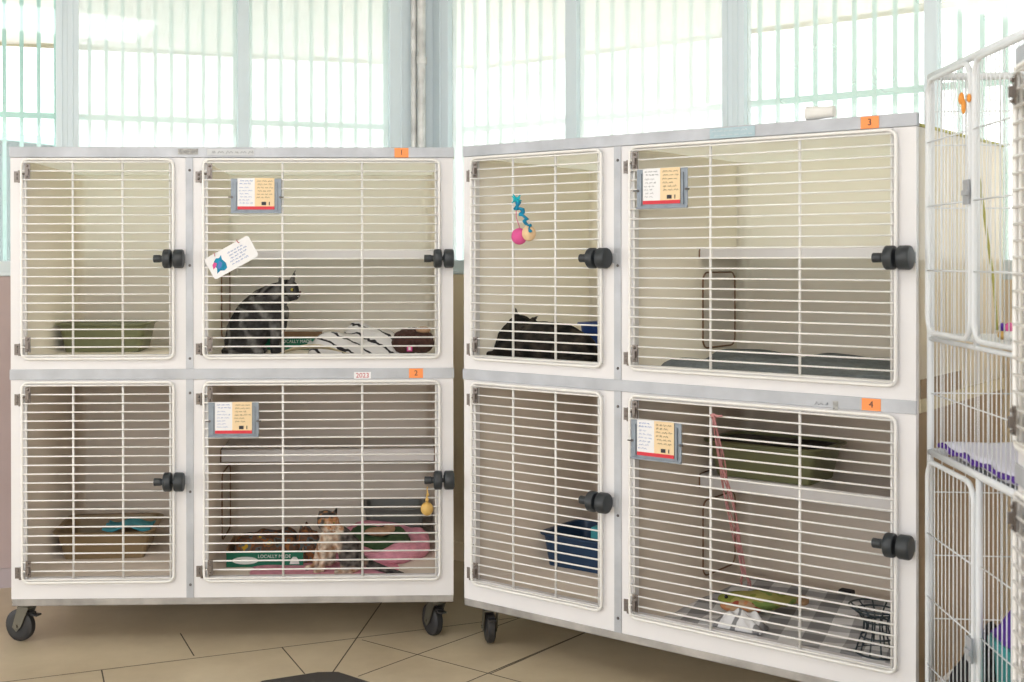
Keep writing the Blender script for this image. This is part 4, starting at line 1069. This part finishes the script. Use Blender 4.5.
def side_door(name, x0, x1, z0, z1, hz, latch_z=None):
    b = TB(); b.tube(rounded_rect(x0, x1, z0, z1, .045, -.010, 6), .0065, 8, closed=True)
    n = int((x1-x0)/.026)
    for i in range(1, n):
        x = x0+(x1-x0)*i/n; b.tube([(x, -.010, z0+.004), (x, -.010, z1-.004)], .0014, 5)
    for z in hz: b.tube([(x0, -.012, z), (x1, -.012, z)], .0021, 5)
    d = b.build(name, 'cage_white', tw_, smooth=True)
    if latch_z:
        TB().box(x1-.016, x1+.016, -.022, -.016, latch_z-.028, latch_z+.028).box(x1-.004, x1+.026, -.030, -.022, latch_z-.008, latch_z+.004).build('latch', 'alu', d, bevel=.001)
    return d
side_door('side_door', .012, .325, 1.085, ZTT-.012, (1.24, 1.40, 1.56), 1.42)
side_door('side_door', .347, .688, 1.085, ZTT-.012, (1.24, 1.40, 1.56))
grid('side_panel', (0, 0), (1, 0), LT, .79, 1.062, .026, (.93,))
side_door('side_door', .012, .345, .075, .762, (.25, .42, .58), .39)
grid('side_panel', (.36, 0), (1, 0), LT-.36, .065, .775, .026, (.25, .42, .58))
b = TB(); b.tube([(.352, 0, .06), (.352, 0, .78)], .008, 8); b.tube([(.336, 0, 1.07), (.336, 0, ZTT)], .0075, 8); b.build('centre_post', 'cage_white', tw_, smooth=True)
b = TB(); b.box(.02, LT-.02, .02, WT-.02, .760, .772); b.build('tray_shelf', 'cage_white', tw_, bevel=.002)
b = TB(); b.box(.02, LT-.02, .02, WT-.02, 1.074, 1.082); b.build('tray_shelf', 'cage_white', tw_, bevel=.002)
b = TB(); b.box(.01, LT-.01, .01, WT-.01, .072, .082); b.build('floor_tray', 'dark_grey', tw_, bevel=.002)
oc = TB(); oc.ball((.30, -.022, 1.635), (.012, .006, .014)); oc.ball((.315, -.022, 1.615), (.008, .005, .018)); oc.ball((.345, -.02, 1.63), (.006, .005, .010)); oc.build('orange_clip', 'tag_orange', tw_, smooth=True)
twm = Matrix.Translation((O.x, O.y, 0)) @ rot
# bedding on the tower shelf
n = 24; vs = []
for j in range(n+1):
    for i in range(n+1):
        a, c = i/n, j/n; vs.append((.03+.64*a, .022+.53*c, .800+.012*noise.noise(Vector((a*4, c*4, 5)))))
k = len(vs)
b = MB(rot); b.add(vs, [(j*(n+1)+i, j*(n+1)+i+1, (j+1)*(n+1)+i+1, (j+1)*(n+1)+i) for j in range(n) for i in range(n)])
bd = b.build('bedding', 'bed_white', None, smooth=True, solid=.022); bd.location = (O.x, O.y, 0)
tag(bd, 'white bedding with a purple edge on the middle shelf of the wire tower', 'bedding'); 
e = MB(rot); e.tube([(.02+.66*i/30, .016+.003*math.sin(i), .801+.003*math.sin(i*.9)) for i in range(31)], [.006+.002*math.sin(i*1.7) for i in range(31)], 8)
e.build('purple_edge', 'purple', bd, smooth=True)
# toys on the upper shelf
def worldT(x, y, z): return twm @ Vector((x, y, z))
for (u, lab, ms, sc) in ((1002.5, 'purple and yellow toy on the upper shelf of the wire tower', ('purple', 'yellow'), 1.), (1010, 'pink and white toy on the upper shelf of the wire tower', ('toy_pink', 'paper'), 1.1)):
    kx = .30; 
    # find x along tower for a toy at depth .42 seen in column u
    best = min((abs((worldT(xx/100, .08, 1.06).x/worldT(xx/100, .08, 1.06).y)*F+CX-u), xx/100) for xx in range(2, 69))[1]
    r_ = empty('cat_toy', worldT(best, .08, 1.0825)); tag(r_, lab, 'toy', 'small coloured toys on the tower shelf')
    MB().ball((0, 0, .011*sc), (.012, .012, .011*sc)).build('toy_base', ms[1], r_, smooth=True)
    MB().ball((0, 0, .028*sc), (.009, .009, .011*sc)).build('toy_top', ms[0], r_, smooth=True)
# things at the bottom of the tower
bin_ = tray('storage_tub', 'teal plastic tub at the bottom of the wire tower', 'tub', worldT(.42, .175, .083), math.radians(-95), .27, .26, .33, .02, 'teal_bin', r=.03)
pb = heap('purple_blanket', 'purple blanket heaped over the teal tub in the wire tower', 'blanket', worldT(.42, .175, .4145), math.radians(-95), .27, .26, .085, 'purple', 7.7, lump=.5)
heap('black_bag', 'black fabric bundle at the bottom far end of the wire tower', 'bag', worldT(.115, .12, .0825), math.radians(-95), .20, .21, .27, 'dark_cloth', 2.9, lump=.5)
# yellow-green cord hanging inside the tower
P5 = [at_y(u, v, y) for u, v, y in ((974, 66, 2.78), (975, 120, 2.82), (977, 165, 2.86), (981, 190, 2.88), (987, 235, 2.9), (994, 285, 2.9), (997, 330, 2.9))]
org = P5[0]; o = MB().tube([p-org for p in P5], .0035, 8).build('cord', 'cord', None, smooth=True); o.location = org
tag(o, 'thin yellow-green cord hanging inside the top of the wire tower', 'cord')
